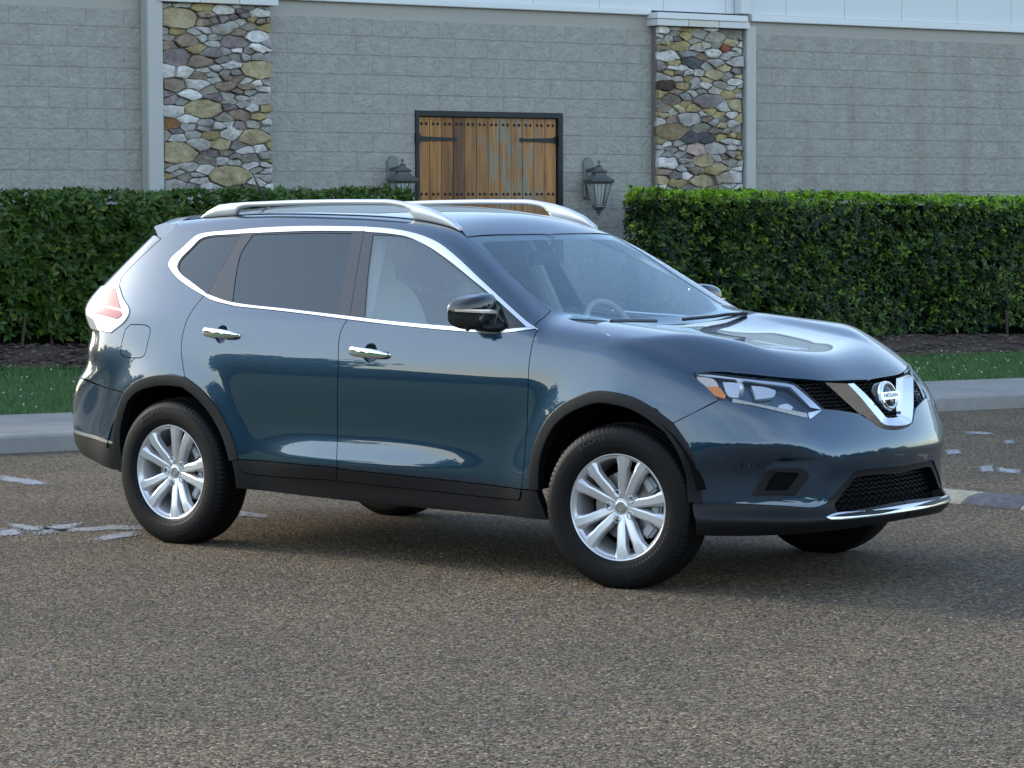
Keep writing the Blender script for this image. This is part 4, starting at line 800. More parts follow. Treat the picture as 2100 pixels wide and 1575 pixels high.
def patch(segs,chart,gap=.0022,step=.024,off=0.,flange=.014,holes=(),center=False,rim=0.,fine=None):
    """vertices, faces, normals of a panel lying on the body surface, w>=0 half (or across the centre line)"""
    pts=chain(segs); q=chart.to(pts)
    if center:
        m=q[::-1].copy()
        if chart.k=='top': m[:,1]*=-1
        else: m[:,0]*=-1
        q=np.vstack([q,m])
        keep=[0]
        for i in range(1,len(q)):
            if np.linalg.norm(q[i]-q[keep[-1]])>.003: keep.append(i)
        if np.linalg.norm(q[keep[-1]]-q[keep[0]])<.003: keep.pop()
        q=q[keep]
    q=inset(q,gap); loops=[q]
    for h in holes:
        hq=chart.to(chain(h)); 
        if np.linalg.norm(hq[0]-hq[-1])<.003: hq=hq[:-1]
        hq=inset(hq,-gap) if gap else inset(hq,0); loops.append(hq[::-1])
    lo,hi=q.min(0),q.max(0); gx=np.arange(lo[0]+step/2,hi[0],step); gy=np.arange(lo[1]+step/2,hi[1],step)
    G=np.stack(np.meshgrid(gx,gy),-1).reshape(-1,2); G[:,0]+=(((G[:,1]-lo[1])/step).astype(int)%2)*step*.5
    ok=inpoly(G,q)
    for h in loops[1:]: ok&=~inpoly(G,h)
    G=G[ok]
    if fine:
        for fx,fz,fr_ in fine:
            G=G[np.hypot(G[:,0]-fx,G[:,1]-fz)>fr_+.006]
            R_=[np.array([[fx,fz]])]
            for k,rr in enumerate(np.arange(.007,fr_,.006)):
                a=np.linspace(0,2*np.pi,max(8,int(rr*2*np.pi/.007)),endpoint=False)+k; R_.append(np.stack([fx+rr*np.cos(a),fz+rr*np.sin(a)],1))
            G=np.vstack([G]+R_)
    if len(G):
        d=np.full(len(G),9.)
        for l in loops: d=np.minimum(d,dist_to(G,l))
        G=G[d>step*.45]
    V=np.vstack(loops+[G]); E=[];b=0
    for l in loops:
        n=len(l); E+=[(b+i,b+(i+1)%n) for i in range(n)]; b+=n
    nb=b
    v2,e2,f2,ov,oe,of=delaunay_2d_cdt([Vector(p) for p in V],E,[],0,1e-6,True)
    v2=np.array([tuple(v) for v in v2]); f2=np.array([f for f in f2 if len(f)==3])
    cen=v2[f2].mean(1); ok=inpoly(cen,q)
    for h in loops[1:]: ok&=~inpoly(cen,h)
    f2=f2[ok]
    P=chart.lift(v2); N=grad(P[:,0],P[:,1],P[:,2]); P=P+N*off
    fn=np.cross(P[f2[:,1]]-P[f2[:,0]],P[f2[:,2]]-P[f2[:,0]]); flip=np.sum(fn*N[f2[:,0]],1)<0
    f2[flip]=f2[flip][:,::-1]
    verts=[*P]; norms=[*N]; faces=[tuple(f) for f in f2]
    # boundary flange
    cnt={}
    for f in faces:
        for i in range(3):
            e=(f[i],f[(i+1)%3]); cnt[e]=1
    be=[e for e in cnt if (e[1],e[0]) not in cnt]
    if flange:
        idx={}; nx={}
        acc={}
        for a,b_ in be:
            t=P[b_]-P[a]; o=np.cross(t,N[a]); L=np.linalg.norm(o); 
            if L>1e-9:
                for k in (a,b_): acc[k]=acc.get(k,0)+o/L
        for k,o in acc.items():
            o=o/max(np.linalg.norm(o),1e-9)
            if rim:
                i0=len(verts); verts.append(P[k]); norms.append(N[k]); 
                verts.append(P[k]+o*rim*.7-N[k]*rim*.3); nn=o*.7+N[k]*.7; norms.append(nn/np.linalg.norm(nn))
                verts.append(P[k]+o*rim-N[k]*rim); norms.append(o); verts.append(P[k]+o*rim-N[k]*flange); norms.append(o); idx[k]=[k,i0+1,i0+2,i0+3]
            else:
                i0=len(verts); verts.append(P[k]); norms.append(o); verts.append(P[k]-N[k]*flange); norms.append(o); idx[k]=[i0,i0+1]
        for a,b_ in be:
            if a in idx and b_ in idx:
                A,B=idx[a],idx[b_]
                for i in range(len(A)-1): faces.append((B[i],A[i],A[i+1],B[i+1]))
    return np.array(verts),faces,np.array(norms)
def put(name,data,m,parent,side=-1,label=None):
    """side -1: near (y<0), +1: far side, 0: as is (across the centre)"""
    v,f,n=data; v=v.copy(); n=n.copy()
    if side==-1: v[:,1]*=-1; n[:,1]*=-1; f=[x[::-1] for x in f]
    o=mesh_obj(name,v,f,m,parent,normals=n)
    if label: o['label']=label
    return o
def surf(chart,pts):
    return chart.lift(chart.to(np.array(pts,float)))
SIDE=Chart('side'); TILT=Chart('side',35); FAN=Chart('fan'); RFAN=Chart('rfan'); TOP=Chart('top'); TOPF=Chart('top',25); TOPW=Chart('top',50)
# ------------------------------------------------------------------ car materials
PAINT=mat('blue_metallic_paint',(.0055,.036,.074),.27,.65,1.0,.01); PAINT.node_tree.nodes['Principled BSDF'].inputs['Coat IOR'].default_value=1.78
n_,l_=nodes_of(PAINT)
GLOSSBLK=mat('gloss_black',(.012,.013,.015),.12,0,.5,.03)
BLKPL=mat('black_plastic',(.008,.0085,.010),.42); BLKPL.node_tree.nodes['Principled BSDF'].inputs['Specular IOR Level'].default_value=.28
DARK=mat('dark_cavity',(.004,.004,.004),.9,spec=.1)
CHROME=mat('chrome',(.86,.87,.88),.06,1.0)
SATIN=mat('satin_chrome',(.80,.81,.83),.22,1.0)
SILVER=mat('silver_paint',(.72,.73,.74),.30,.45,.6,.05)
ALLOY=mat('alloy_silver',(.70,.71,.73),.30,.6,.5,.06)
RUBBER=mat('tyre_rubber',(.0045,.0045,.005),.55,spec=.22)
RUBLET=mat('tyre_lettering',(.011,.0115,.013),.5)
STEEL=mat('brake_steel',(.35,.34,.33),.4,.9)
CAL=mat('caliper_cast',(.42,.44,.45),.5,.4)
SEATM=mat('beige_cloth',(.42,.40,.36),.85)
DASHM=mat('dash_plastic',(.05,.052,.055),.6)
AMBER=mat('amber_reflector',(.75,.22,.015),.15,0,1,.03)
REDL=mat('red_lens',(.42,.012,.022),.12,0,1,.02)
WHITEL=mat('clear_ribbed_lens',(.72,.72,.74),.12,.35,1,.02)
LEDM=mat('light_strip',(.50,.45,.39),.18,.4,1,.02)
UNDER=mat('underbody',(.004,.004,.0045),.9,spec=.1)
def glass(name,tint,rough=0.0,boost=1.0):
    m=bpy.data.materials.new(name); m.use_nodes=True; n,l=nodes_of(m)
    for x in list(n): n.remove(x)
    o=n.new('ShaderNodeOutputMaterial'); mx=n.new('ShaderNodeMixShader'); t=n.new('ShaderNodeBsdfTransparent'); g=n.new('ShaderNodeBsdfGlossy'); fr=n.new('ShaderNodeFresnel'); ge=n.new('ShaderNodeNewGeometry'); mr=n.new('ShaderNodeMapRange')
    fr.inputs['IOR'].default_value=boost; mr.inputs['To Min'].default_value=boost; mr.inputs['To Max'].default_value=1/boost; l.new(ge.outputs['Backfacing'],mr.inputs[0]); l.new(mr.outputs[0],fr.inputs['IOR']); g.inputs['Roughness'].default_value=rough; g.inputs['Color'].default_value=(.80,.93,1,1); t.inputs[0].default_value=(*tint,1)
    l.new(fr.outputs[0],mx.inputs[0]); l.new(t.outputs[0],mx.inputs[1]); l.new(g.outputs[0],mx.inputs[2]); l.new(mx.outputs[0],o.inputs[0]); return m
GLASS=glass('window_glass',(.78,.88,.88),0,2.1); WSGLASS=glass('windscreen_glass',(.80,.88,.87),0,2.2); PRIV=glass('privacy_glass',(.07,.075,.085),0,1.75); LENS=glass('lamp_lens',(.93,.94,.95),0,1.5)
# ------------------------------------------------------------------ car body panels
suv=empty('suv',(0,0,0)); tag(suv,'dark blue metallic SUV with silver roof rails and black wheel arch trim','car')
DITCH=surf(TOP,[(x,.548,0) for x in (1.56,1.45,1.3,1.1,.9,.6,.3,0,-.18)])
CUR['ditch2']=np.vstack([CUR['ap_out'][-1:],DITCH,CUR['hatchgap'][1:2]*0+surf(TOP,[(-.275,.535,0)])])
CUR['hatch_up']=np.vstack([CUR['ditch2'][-1:],CUR['hatchgap'][1:]])
CTOP=surf(TOP,[(-.40,.2,0),(-.43,0,0)])
def both(name,data,m,parent_pair,label=None):
    a=put(name,data,m,parent_pair[0],-1,label); b=put(name,data,m,parent_pair[1],1,label); return a,b
SV=(suv,suv)
body=patch(['hatch_up','tl_front','tl_bot','q_rear','rb_top','rarch_o2','rd_rear','chrome_rear','chrome_top','fen_a','ap_out','ditch2'],TILT,holes=[['fuel']])
bpair=both('body_side',body,PAINT,SV)
both('fuel_door',patch(['fuel'],SIDE),PAINT,bpair)
fd=both('front_door',patch([('chrome_bot',0,5),'split','fd_bot','fd_front'],SIDE,fine=[(1.312,.973,.056)]),PAINT,SV)
rd=both('rear_door',patch([('chrome_bot',4,7),'chrome_bot2','rd_rear','rarch_o1','rd_bot','split'],SIDE,fine=[(.352,1.037,.056)]),PAINT,SV)
both('door_cladding',patch(['fd_bot','strip_f','strip_m'],SIDE,off=.004),BLKPL,fd)
both('door_cladding',patch(['rd_bot','strip_r','strip_m'],SIDE,off=.004),BLKPL,rd)
fen=both('fender',patch(['fen_a','fen_cowl','hoodgap','fen_hl','hl_rear','fen_bump','farch_o1','fd_front'],TILT),PAINT,SV)
rb=np.vstack([CUR['rock_r'][::-1],CUR['rock_b'][::-1]])
rock=patch([CUR['rock_top'],'strip_r',CUR['strip_f'],'rock_topf',CUR['rock_f'],[(2.346,.905,.272),(1.2,.89,.281),(.466,.905,.30)],'rock_r'],SIDE,off=.0,flange=.05)
both('rocker_panel',rock,BLKPL,SV)
# window trim and pillars
both('window_trim',patch([('chrome_bot',0,5),[(1.141,.856,1.123),(1.145,.849,1.138)],('chin_bot',0,5)],SIDE,off=.003,step=.01,gap=.0008),SATIN,fd)
both('window_trim',patch([('chrome_bot',4,7),'chrome_bot2',('chin_bot',4,8)],SIDE,off=.003,step=.01,gap=.0008),SATIN,rd)
both('window_trim',patch(['chrome_rear','chin_rear'],SIDE,off=.003,step=.01,gap=.0008),SATIN,bpair)
ct=CUR['chrome_top']; ci=CUR['chin_top']
both('window_trim',patch([ct[:4],ci[:3]],TILT,off=.003,step=.01,gap=.0008),SATIN,rd)
both('window_trim',patch([ct[3:],ci[2:]],TILT,off=.003,step=.01,gap=.0008),SATIN,fd)
fgl=['fglass_t','fglass_f','fglass_b','fglass_r']; rgl=['rglass_t','rglass_f','rglass_b','rglass_r']; qgl=['qglass','qglass_f']
both('window_frame',patch(['bgap',ci[2:],('chin_bot',0,5)],TILT,holes=[fgl],off=-.001,gap=.0012),GLOSSBLK,fd)
both('window_frame',patch(['bgap',ci[:3],'cgap',('chin_bot',4,8)],TILT,holes=[rgl],off=-.001,gap=.0012),GLOSSBLK,rd)
both('window_frame',patch(['cgap','chin_rear'],TILT,holes=[qgl],off=-.001,gap=.0008),GLOSSBLK,bpair)
both('window',patch(fgl,TILT,off=-.004,gap=-.003,flange=0),GLASS,fd)
both('window',patch(rgl,TILT,off=-.004,gap=-.003,flange=0),PRIV,rd)
both('window',patch(qgl,TILT,off=-.004,gap=-.003,flange=0),PRIV,bpair)
# roof, hood, windscreen
roof_edge=DITCH-np.array([0,.022,0])
roof=patch([[(1.662,0,1.51)],CUR['ws_top'][::-1],roof_edge,[(-.29,.505,1.59),(-.36,.3,1.60),(-.385,0,1.60)]],TOP,center=True,step=.03)
put('roof',roof,PAINT,suv,0)
both('roof_moulding',patch([np.vstack([CUR['ap_out'][-1:],DITCH]),np.vstack([CUR['ap_out'][-1:]-[0,.02,0],roof_edge])[::-1]],TOP,off=-.004,gap=.0,step=.01),BLKPL,SV)
hood=patch([[(3.43,0,.884)],CUR['hood_edge'][::-1],'hoodgap',CUR['cowl']],TOPF,center=True,step=.022,rim=.004)
hood_o=put('hood',hood,PAINT,suv,0)
ws=patch([CUR['ws_top'][::-1],CUR['ap_out'][::-1],[(2.18,.659,1.18),(2.26,.665,1.155),(2.35,.60,1.135),(2.385,.4,1.118),(2.40,.2,1.108),(2.402,0,1.107)]],TOPW,center=True,step=.03,off=-.002,flange=0,gap=.003)
ws_o=put('windshield',ws,WSGLASS,suv,0)
fr_in=[[(1.69,0,1.489),(1.685,.316,1.489),(1.671,.503,1.483)],[(1.684,.53,1.473),(1.802,.575,1.403),(1.974,.612,1.299),(2.10,.628,1.222),(2.17,.61,1.185)],[(2.17,.61,1.185),(2.25,.55,1.162),(2.30,.40,1.145),(2.315,.2,1.135),(2.318,0,1.132)]]
fr_out=[[(2.402,0,1.107),(2.40,.2,1.108),(2.385,.4,1.118),(2.35,.60,1.135),(2.26,.665,1.155),(2.18,.659,1.18)],CUR['ap_out'],CUR['ws_top']]
fo=chain([s for s in fr_out]); fi=chain(fr_in)
frit=patch([fo,fi],TOPW,center=True,step=.02,off=-.006,flange=0,gap=0)
put('windshield_border',frit,GLOSSBLK,ws_o,0)
cowlp=patch([[(2.41,0,1.10)],CUR['cowl'][::-1][:1]*0+np.array([(2.425,.0,1.10)]),[(2.47,.70,1.12)],CUR['fen_cowl'][::-1],[(2.19,.64,1.18),(2.34,.59,1.14),(2.39,.2,1.11),(2.395,0,1.105)]],TOPW,center=True,step=.03,off=-.009,flange=0,gap=-.004)
put('cowl',cowlp,BLKPL,suv,0)
# tail
lampr=[(-.70,.74,1.042),(-.80,.55,1.05),(-.83,.45,1.06)]
lamp_rear=[(-.83,.45,1.06),(-.79,.45,1.20)]
lampt=[(-.79,.45,1.20),(-.72,.60,1.235),(-.639,.728,1.247)]
gate=patch([[(-.46,0,1.52),(-.42,.35,1.515),(-.30,.60,1.505)],CUR['hatchgap'][2:],CUR['tl_top'][::-1],lampt,lamp_rear,lampr,CUR['q_rear'],[(-.691,.827,.784),(-.85,.6,.79),(-.94,.3,.79),(-.955,0,.79)]],RFAN,center=True,step=.03)
gate_o=put('tailgate',gate,PAINT,suv,0)
both('window',patch([[(-.50,.0,1.48),(-.46,.35,1.47),(-.43,.52,1.44)],[(-.43,.52,1.44),(-.66,.55,1.22)],[(-.66,.55,1.22),(-.78,.3,1.22),(-.80,0,1.22)]],RFAN,off=.003,step=.03,flange=.003),GLOSSBLK,(gate_o,gate_o))
tl=both('tail_lamp',patch(['tl_top','tl_front','tl_bot',lampr,lamp_rear,lampt],RFAN,off=.006,step=.012,rim=.004),WHITEL,SV)
both('red_lens',patch([[(-.56,.74,1.247),(-.487,.757,1.24)],[(-.487,.757,1.24),(-.43,.79,1.185),(-.378,.822,1.135)],[(-.378,.822,1.135),(-.55,.79,1.155),(-.66,.745,1.17)]],RFAN,off=.009,step=.012,flange=.003),REDL,tl)
both('red_lens',patch([[(-.378,.822,1.130),(-.55,.79,1.150),(-.66,.745,1.165)],[(-.66,.745,1.165),(-.66,.755,1.125),(-.50,.815,1.10),(-.40,.842,1.085)],[(-.40,.842,1.085),(-.36,.832,1.110),(-.378,.822,1.130)]],RFAN,off=.009,step=.012,flange=.003),REDL,tl)
bm=bmesh.new(); secs=[]
for y in np.linspace(-.565,.565,25):
    k=(abs(y)/.565); tx=-.575+.145*k**2; tz=1.560-.012*k**3; ry=y
    e=max(0,(k-.85)/.15); 
    bx=-.27; bz=float(surf(TOP,[(bx,abs(y),0)])[0,2])+.004
    secs.append([(bx,ry,bz-.012*e),((bx+tx)/2,ry,(bz+tz)/2+.016-.01*e),(tx+.01,ry,tz+.008-.004*e),(tx,ry,tz-.004),(tx+.02,ry*1.012,tz-.022),(-.39+.03*k,ry*1.05,tz-.075),(-.33,ry*1.055,tz-.085),(bx,ry*1.04,bz-.05)])
loft(bm,secs); sp=bm_obj('spoiler',bm,PAINT,suv,True,40)
# rear bumper
rbk=patch([[(-.955,0,.785),(-.94,.3,.785),(-.85,.6,.782),(-.691,.827,.780)],'rb_top',CUR['rarch_o3'][::-1][:4],'rb_mid',[(-.784,.801,.522),(-.93,.5,.54),(-.99,0,.545)]],RFAN,center=True,step=.025)
rbo=put('rear_bumper',rbk,PAINT,suv,0)
put('bumper_cladding',patch([[(-.99,0,.53),(-.93,.5,.525),(-.801,.788,.506)],'rb_mid2',CUR['rarch_o3'][:3],'rb_bot',[(-.764,.804,.438),(-.90,.5,.45),(-.95,0,.46)]],RFAN,center=True,step=.025,flange=.05),BLKPL,rbo,0)
put('bumper_trim',patch(['rb_mid','rb_mid2'],RFAN,off=.003,step=.01,gap=.0005),SATIN,rbo,-1); put('bumper_trim',patch(['rb_mid','rb_mid2'],RFAN,off=.003,step=.01,gap=.0005),SATIN,rbo,1)
# front
bump_d=patch([[(3.574,0,.681)],('v_out',2,5),CUR['gr_bot'][::-1],'hl_tip','hl_bot','fen_bump','farch_o2','b_low','int_o',[(3.592,0,.51)]],FAN,center=True,step=.014,rim=.003,holes=[])
fb=put('front_bumper',bump_d,PAINT,suv,0)
lipb=[(3.107,.85,.252),(3.3,.74,.25),(3.5,.52,.262),(3.6,.25,.275),(3.62,0,.28)]
put('bumper_lip',patch(['b_low',[(3.523,.488,.384),(3.544,.45,.379)],CUR['int_b'],[(3.615,0,.362)],lipb[::-1],'lip_r'],FAN,center=True,step=.015,flange=.06,rim=.004),BLKPL,fb,0)
put('lip_trim',patch(['sil_t',[(3.63,0,.344),(3.632,0,.320)],'sil_b'],FAN,center=True,step=.01,off=.006,gap=0),SATIN,fb,0)
put('intake_frame',patch([[(3.592,0,.51)],CUR['int_o'][::-1],CUR['int_i'],[(3.586,0,.479)]],FAN,center=True,step=.012,off=-.006,flange=.07,gap=.0005),BLKPL,fb,0)
put('intake_mesh',patch([[(3.586,0,.479)],CUR['int_i'][::-1],CUR['int_b'],[(3.615,0,.362)]],FAN,center=True,step=.02,off=-.075,flange=0,gap=-.01),DARK,fb,0)
gril=put('grille',patch([[(3.428,0,.887)],CUR['hood_edge'][::-1],CUR['hl_top'][2:],'hl_in','gr_bot',('v_out',3,5),[(3.574,0,.681)]],FAN,center=True,step=.02,off=-.045,flange=0,gap=-.006),DARK,suv,0)
# wheel arch trim
def scaled(p,cx,r):
    q=p.copy(); d=p[:,[0,2]]-np.array([cx,.352]); L=np.linalg.norm(d,axis=1,keepdims=True); q[:,[0,2]]=np.array([cx,.352])+d*(L-r)/L
    return q
fo_=chain(['farch_o2','farch_o1']); fi_=scaled(fo_,2.705,.048); fi_[0]=fo_[0]-[.048,0,0]; fi_[-1]=fo_[-1]+[.045,0,0]
both('arch_trim',patch([fo_,fi_[::-1]],SIDE,off=.007,flange=.05,step=.012,rim=.004,gap=.001),BLKPL,fen)
ro_=chain([CUR['rarch_o3'],'rarch_o2','rarch_o1']); ri_=scaled(ro_,0,.048); 
both('arch_trim',patch([ro_,ri_[::-1]],SIDE,off=.007,flange=.05,step=.012,rim=.004,gap=.001),BLKPL,bpair)
# wheel wells, underbody, inner shell
for sgn in (-1,1):
    for cx,rr_ in ((0,.448),(2.705,.448)):
        bm=bmesh.new()
        lathe(bm,[(rr_,.905*sgn),(rr_,.50*sgn),(.0,.50*sgn)],40,'y')
        for v in bm.verts: v.co.x+=cx; v.co.z+=.352
        bmesh.ops.bisect_plane(bm,geom=bm.verts[:]+bm.edges[:]+bm.faces[:],plane_co=(0,0,.45),plane_no=(0,0,-1),clear_outer=True)
        bm_obj('wheel_well',bm,DARK,suv,True,40)
bm=bmesh.new()
bm_box(bm,(1.35,0,.44),(1.75,1.60,.10),bev=.02); bm_box(bm,(1.2,0,.42),(3.9,.96,.12),bev=.02); bm_box(bm,(-.5,0,.42),(.55,1.3,.1),bev=.02); bm_box(bm,(3.2,0,.36),(.5,1.1,.16),bev=.02)
bm_obj('underbody',bm,UNDER,suv)
inner=patch([[(-.62,.8,.75),(-.6,.8,1.12)],[(-.6,.8,1.12),(.1,.83,1.16),(.8,.85,1.12),(2.2,.86,1.07)],[(2.2,.86,1.07),(2.6,.8,1.05),(3.0,.78,.93)],[(3.0,.78,.93),(3.02,.85,.72)],[(3.02,.85,.72),(2.95,.9,.77),(2.7,.9,.83),(2.4,.9,.75),(2.27,.9,.5),(2.26,.9,.33)],[(2.26,.9,.33),(.49,.9,.33)],[(.49,.9,.33),(.44,.9,.45),(.30,.9,.68),(0,.9,.785),(-.2,.9,.75),(-.36,.9,.6)],[(-.36,.9,.6),(-.62,.85,.75)]],SIDE,off=-.022,flange=0,gap=0,step=.05)
both('inner_panel',inner,DARK,SV)
# ------------------------------------------------------------------ car: wheels
def text_mesh(txt,size,ext=.0):
    cu=bpy.data.curves.new('lettering','FONT'); cu.body=txt; cu.size=size; cu.extrude=ext; cu.align_x='CENTER'; cu.align_y='CENTER'
    o=bpy.data.objects.new('lettering',cu); COL.objects.link(o)
    me=o.evaluated_get(bpy.context.evaluated_depsgraph_get()).to_mesh()
    v=[tuple(x.co) for x in me.vertices]; f=[tuple(p.vertices) for p in me.polygons]
    COL.objects.unlink(o); bpy.data.objects.remove(o); bpy.data.curves.remove(cu)
    return v,f
def arc_text(txt,size,radius,y,centre,wide=1.0,ext=.0015):
    """letters round the sidewall; centre angle in radians measured as seen from outside (x right, z up)"""
    V,Fc=[],[]; adv=[]
    for ch in txt:
        v,f=text_mesh(ch,size,ext) if ch!=' ' else ([],[])
        wd=(max(p[0] for p in v)-min(p[0] for p in v))*wide+size*.14 if v else size*.4
        adv.append((v,f,wd))
    tot=sum(a[2] for a in adv); s=-tot/2
    for v,f,wd in adv:
        a=centre-(s+wd/2)/radius; b=len(V)
        cx=(max(p[0] for p in v)+min(p[0] for p in v))/2 if v else 0
        for p in v:
            aa=a-(p[0]-cx)*wide/radius; rr=radius+p[1]; V.append((rr*math.cos(aa),y(rr)-p[2],rr*math.sin(aa)))
        Fc+=[tuple(i+b for i in g) for g in f]; s+=wd
    return V,Fc
def side_y(r):
    P=[(.228,-.088),(.240,-.100),(.262,-.109),(.290,-.1125),(.320,-.109),(.343,-.099)]
    for (r1,y1),(r2,y2) in zip(P,P[1:]):
        if r<=r2: return y1+(y2-y1)*(r-r1)/(r2-r1)-.0012
    return -.1
def tyre_mesh():
    n=360; half=[(.228,-.086),(.2305,-.094),(.240,-.1005),(.2405,-.1022),(.248,-.1045),(.2485,-.1060),(.262,-.1090),(.2625,-.1102),(.276,-.1118),(.290,-.1125),(.306,-.1112),(.320,-.1088),(.3205,-.1075),(.332,-.1030),(.343,-.0975),(.351,-.088),(.356,-.076),(.3585,-.062),(.3590,-.0535),(.3520,-.0525),(.3520,-.0455),(.3605,-.0445),(.3612,-.0215),(.3535,-.0205),(.3535,-.0135),(.3616,-.0125),(.3618,0)]
    prof=half+[(r,-y) for r,y in half[::-1][1:]]
    V=[];Fc=[]
    m=len(prof)
    for i in range(n):
        a=2*math.pi*i/n
        for k,(r,y) in enumerate(prof):
            ay=abs(y)
            if .060<ay<.0978 and r>.342 and i%4==0: r-=.0040*min(1,(ay-.055)/.02)
            if .0445<=ay<=.0536 or .0205<=ay<=.0445:
                if r>.359 and i%3==0: r-=.0030
            if .2485<=r<=.262 and (i//2)%2==0: y*=1.006
            x=r*math.cos(a); z=r*math.sin(a)
            if z<-.3515: 
                z=-.3515
            V.append((x,y,z))
    for i in range(n):
        j=(i+1)%n
        for k in range(m-1): Fc.append((i*m+k,j*m+k,j*m+k+1,i*m+k+1))
    return V,Fc
def make_wheel():
    # the alloy rim: barrel and five pairs of spokes, axis along y, outer face towards -y
    bm=bmesh.new()
    lathe(bm,[(.2285,-.084),(.2335,-.0895),(.2335,-.0935),(.2300,-.0950),(.2255,-.0925),(.2225,-.0850),(.2190,-.0800),(.2120,-.0740),(.2070,-.0600),(.2020,-.0300),(.1960,.030),(.1960,.075),(.2150,.088),(.2300,.092),(.2285,.084)],96,'y')
    for k in range(5):
        pa=math.radians(71+72*k)
        for sg in (-1,1):
            st=[]
            for r,hw,yf,t in [(.030,.018,-.060,.012),(.055,.0165,-.064,.0145),(.085,.0195,-.0715,.0225),(.135,.0210,-.0815,.0315),(.166,.0220,-.0860,.0395),(.1675,.0220,-.0862,.0397),(.194,.0330,-.0890,.0480),(.2235,.0395,-.0905,.0550)]:
                fl=max(0,(r-.170)/.052); hi=hw*(1-.12*fl); ho=hw; 
                c=sg*t; yb=yf+.030
                # face chamfers: broad facet on the flare
                L=[(-hi-.004,yb),(-hi,yf+.004+.010*fl),(-hi*.62*(1-.25*fl),yf),(hi*.62*(1-.25*fl),yf),(hi,yf+.004+.010*fl),(hi+.004,yb)]
                st.append([(r*math.cos(pa)-(c+u)*math.sin(pa),y,r*math.sin(pa)+(c+u)*math.cos(pa)) for u,y in L])
            loft(bm,st)
    lathe(bm,[(.0,-.061),(.034,-.061),(.040,-.0595),(.046,-.055),(.052,-.045),(.055,-.02),(.06,.0),(.0,.0)],40,'y')
    for k in range(5):   # nut pockets
        a=math.radians(35+72*k); cx,cz=.0575*math.cos(a),.0575*math.sin(a)
        rs=[]
        for r,y in [(.0130,-.030),(.0140,-.066),(.0155,-.0690),(.0175,-.067),(.020,-.03)]:
            rs.append([(cx+r*math.cos(t*math.pi/10),y,cz+r*math.sin(t*math.pi/10)) for t in range(20)])
        loft(bm,rs,cap=False)
    bmesh.ops.recalc_face_normals(bm,faces=bm.faces[:])
    wh=bm_obj('wheel',bm,ALLOY,suv,True,16)
    tv,tf=tyre_mesh(); ty=mesh_obj('tyre',tv,tf,RUBBER,wh,smooth=True); ty.data.set_sharp_from_angle(angle=math.radians(38))
    V,Fc=[],[]
    for tx,ce,sz,wd in (('ECOPIA',math.radians(112),.030,1.35),('BRIDGESTONE',math.radians(-62),.024,1.25)):
        v,f=arc_text(tx,sz,.303,side_y,ce,wd); mesh_obj('tyre_lettering',v,f,RUBLET,ty)
    bm=bmesh.new(); lathe(bm,[(.0,-.0625),(.022,-.0640),(.0275,-.0630),(.030,-.0600),(.030,-.055)],32,'y'); cap=bm_obj('centre_cap',bm,SATIN,wh,True,40)
    bm=bmesh.new()
    rs=[]
    for k in range(33):
        a=2*math.pi*k/32; rs.append([(r*math.cos(a),y,r*math.sin(a)) for r,y in ((.0145,-.0635),(.0145,-.0655),(.0185,-.0655),(.0185,-.0635))])
    loft(bm,rs,cap=False); bm_box(bm,(0,-.065,0),(.044,.0024,.0085)); bm_obj('wheel_badge',bm,STEEL,cap)
    bm=bmesh.new()
    for k in range(5):
        a=math.radians(35+72*k); ring=[bm.verts.new((.0575*math.cos(a)+.0138*math.cos(t*math.pi/9),-.050,.0575*math.sin(a)+.0138*math.sin(t*math.pi/9))) for t in range(18)]; bm.faces.new(ring)
    bm_obj('nut_recess_shade',bm,DARK,wh)  # flat dark discs stand in for the shade inside the nut pockets
    for k in range(5):
        a=math.radians(35+72*k); bm=bmesh.new(); lathe(bm,[(.0,-.060),(.005,-.060),(.0075,-.057),(.008,-.054),(.008,-.03)],6,'y')
        for v in bm.verts: v.co.x+=.0575*math.cos(a); v.co.z+=.0575*math.sin(a)
        bm_obj('lug_nut',bm,STEEL,wh,False)
    bm=bmesh.new(); lathe(bm,[(.0,.055),(.195,.055),(.195,.06),(.0,.06)],48,'y'); bm_obj('wheel_shadow_plate',bm,DARK,wh); bm=bmesh.new(); lathe(bm,[(.0,-.028),(.075,-.028),(.078,-.012),(.148,-.012),(.150,-.010),(.150,.010),(.0,.010)],64,'y'); bm_obj('brake_disc',bm,STEEL,wh,True,30)
    return wh
def dup(o,parent):
    c=o.copy(); COL.objects.link(c); c.parent=parent
    for ch in o.children: dup(ch,c)
    return c
WR=.3515
w0=make_wheel(); w0.location=(2.705,-.7975,WR); w0.rotation_euler=(0,0,math.radians(8.5))
bm=bmesh.new()
for a0 in (-38,0,38):
    a=math.radians(a0); bm_box(bm,(.158*math.cos(a),-.018,.158*math.sin(a)),(.05,.055,.075),Matrix.Rotation(-a,3,'Y'),bev=.012)
cal=bm_obj('brake_caliper',bm,CAL,w0)
def spin(o,a):
    """turn a wheel about its own axle; the tyre and brake stay upright"""
    o.rotation_mode='XYZ'
w1=dup(w0,suv); w1.location=(0,-.7975,WR); w1.rotation_euler=(0,0,0)
for s_,x_,rz in ((1,2.705,math.pi+math.radians(8.5)),(1,0,math.pi)):
    w_=dup(w0,suv); w_.location=(x_,.7975,WR); w_.rotation_euler=(0,0,rz)
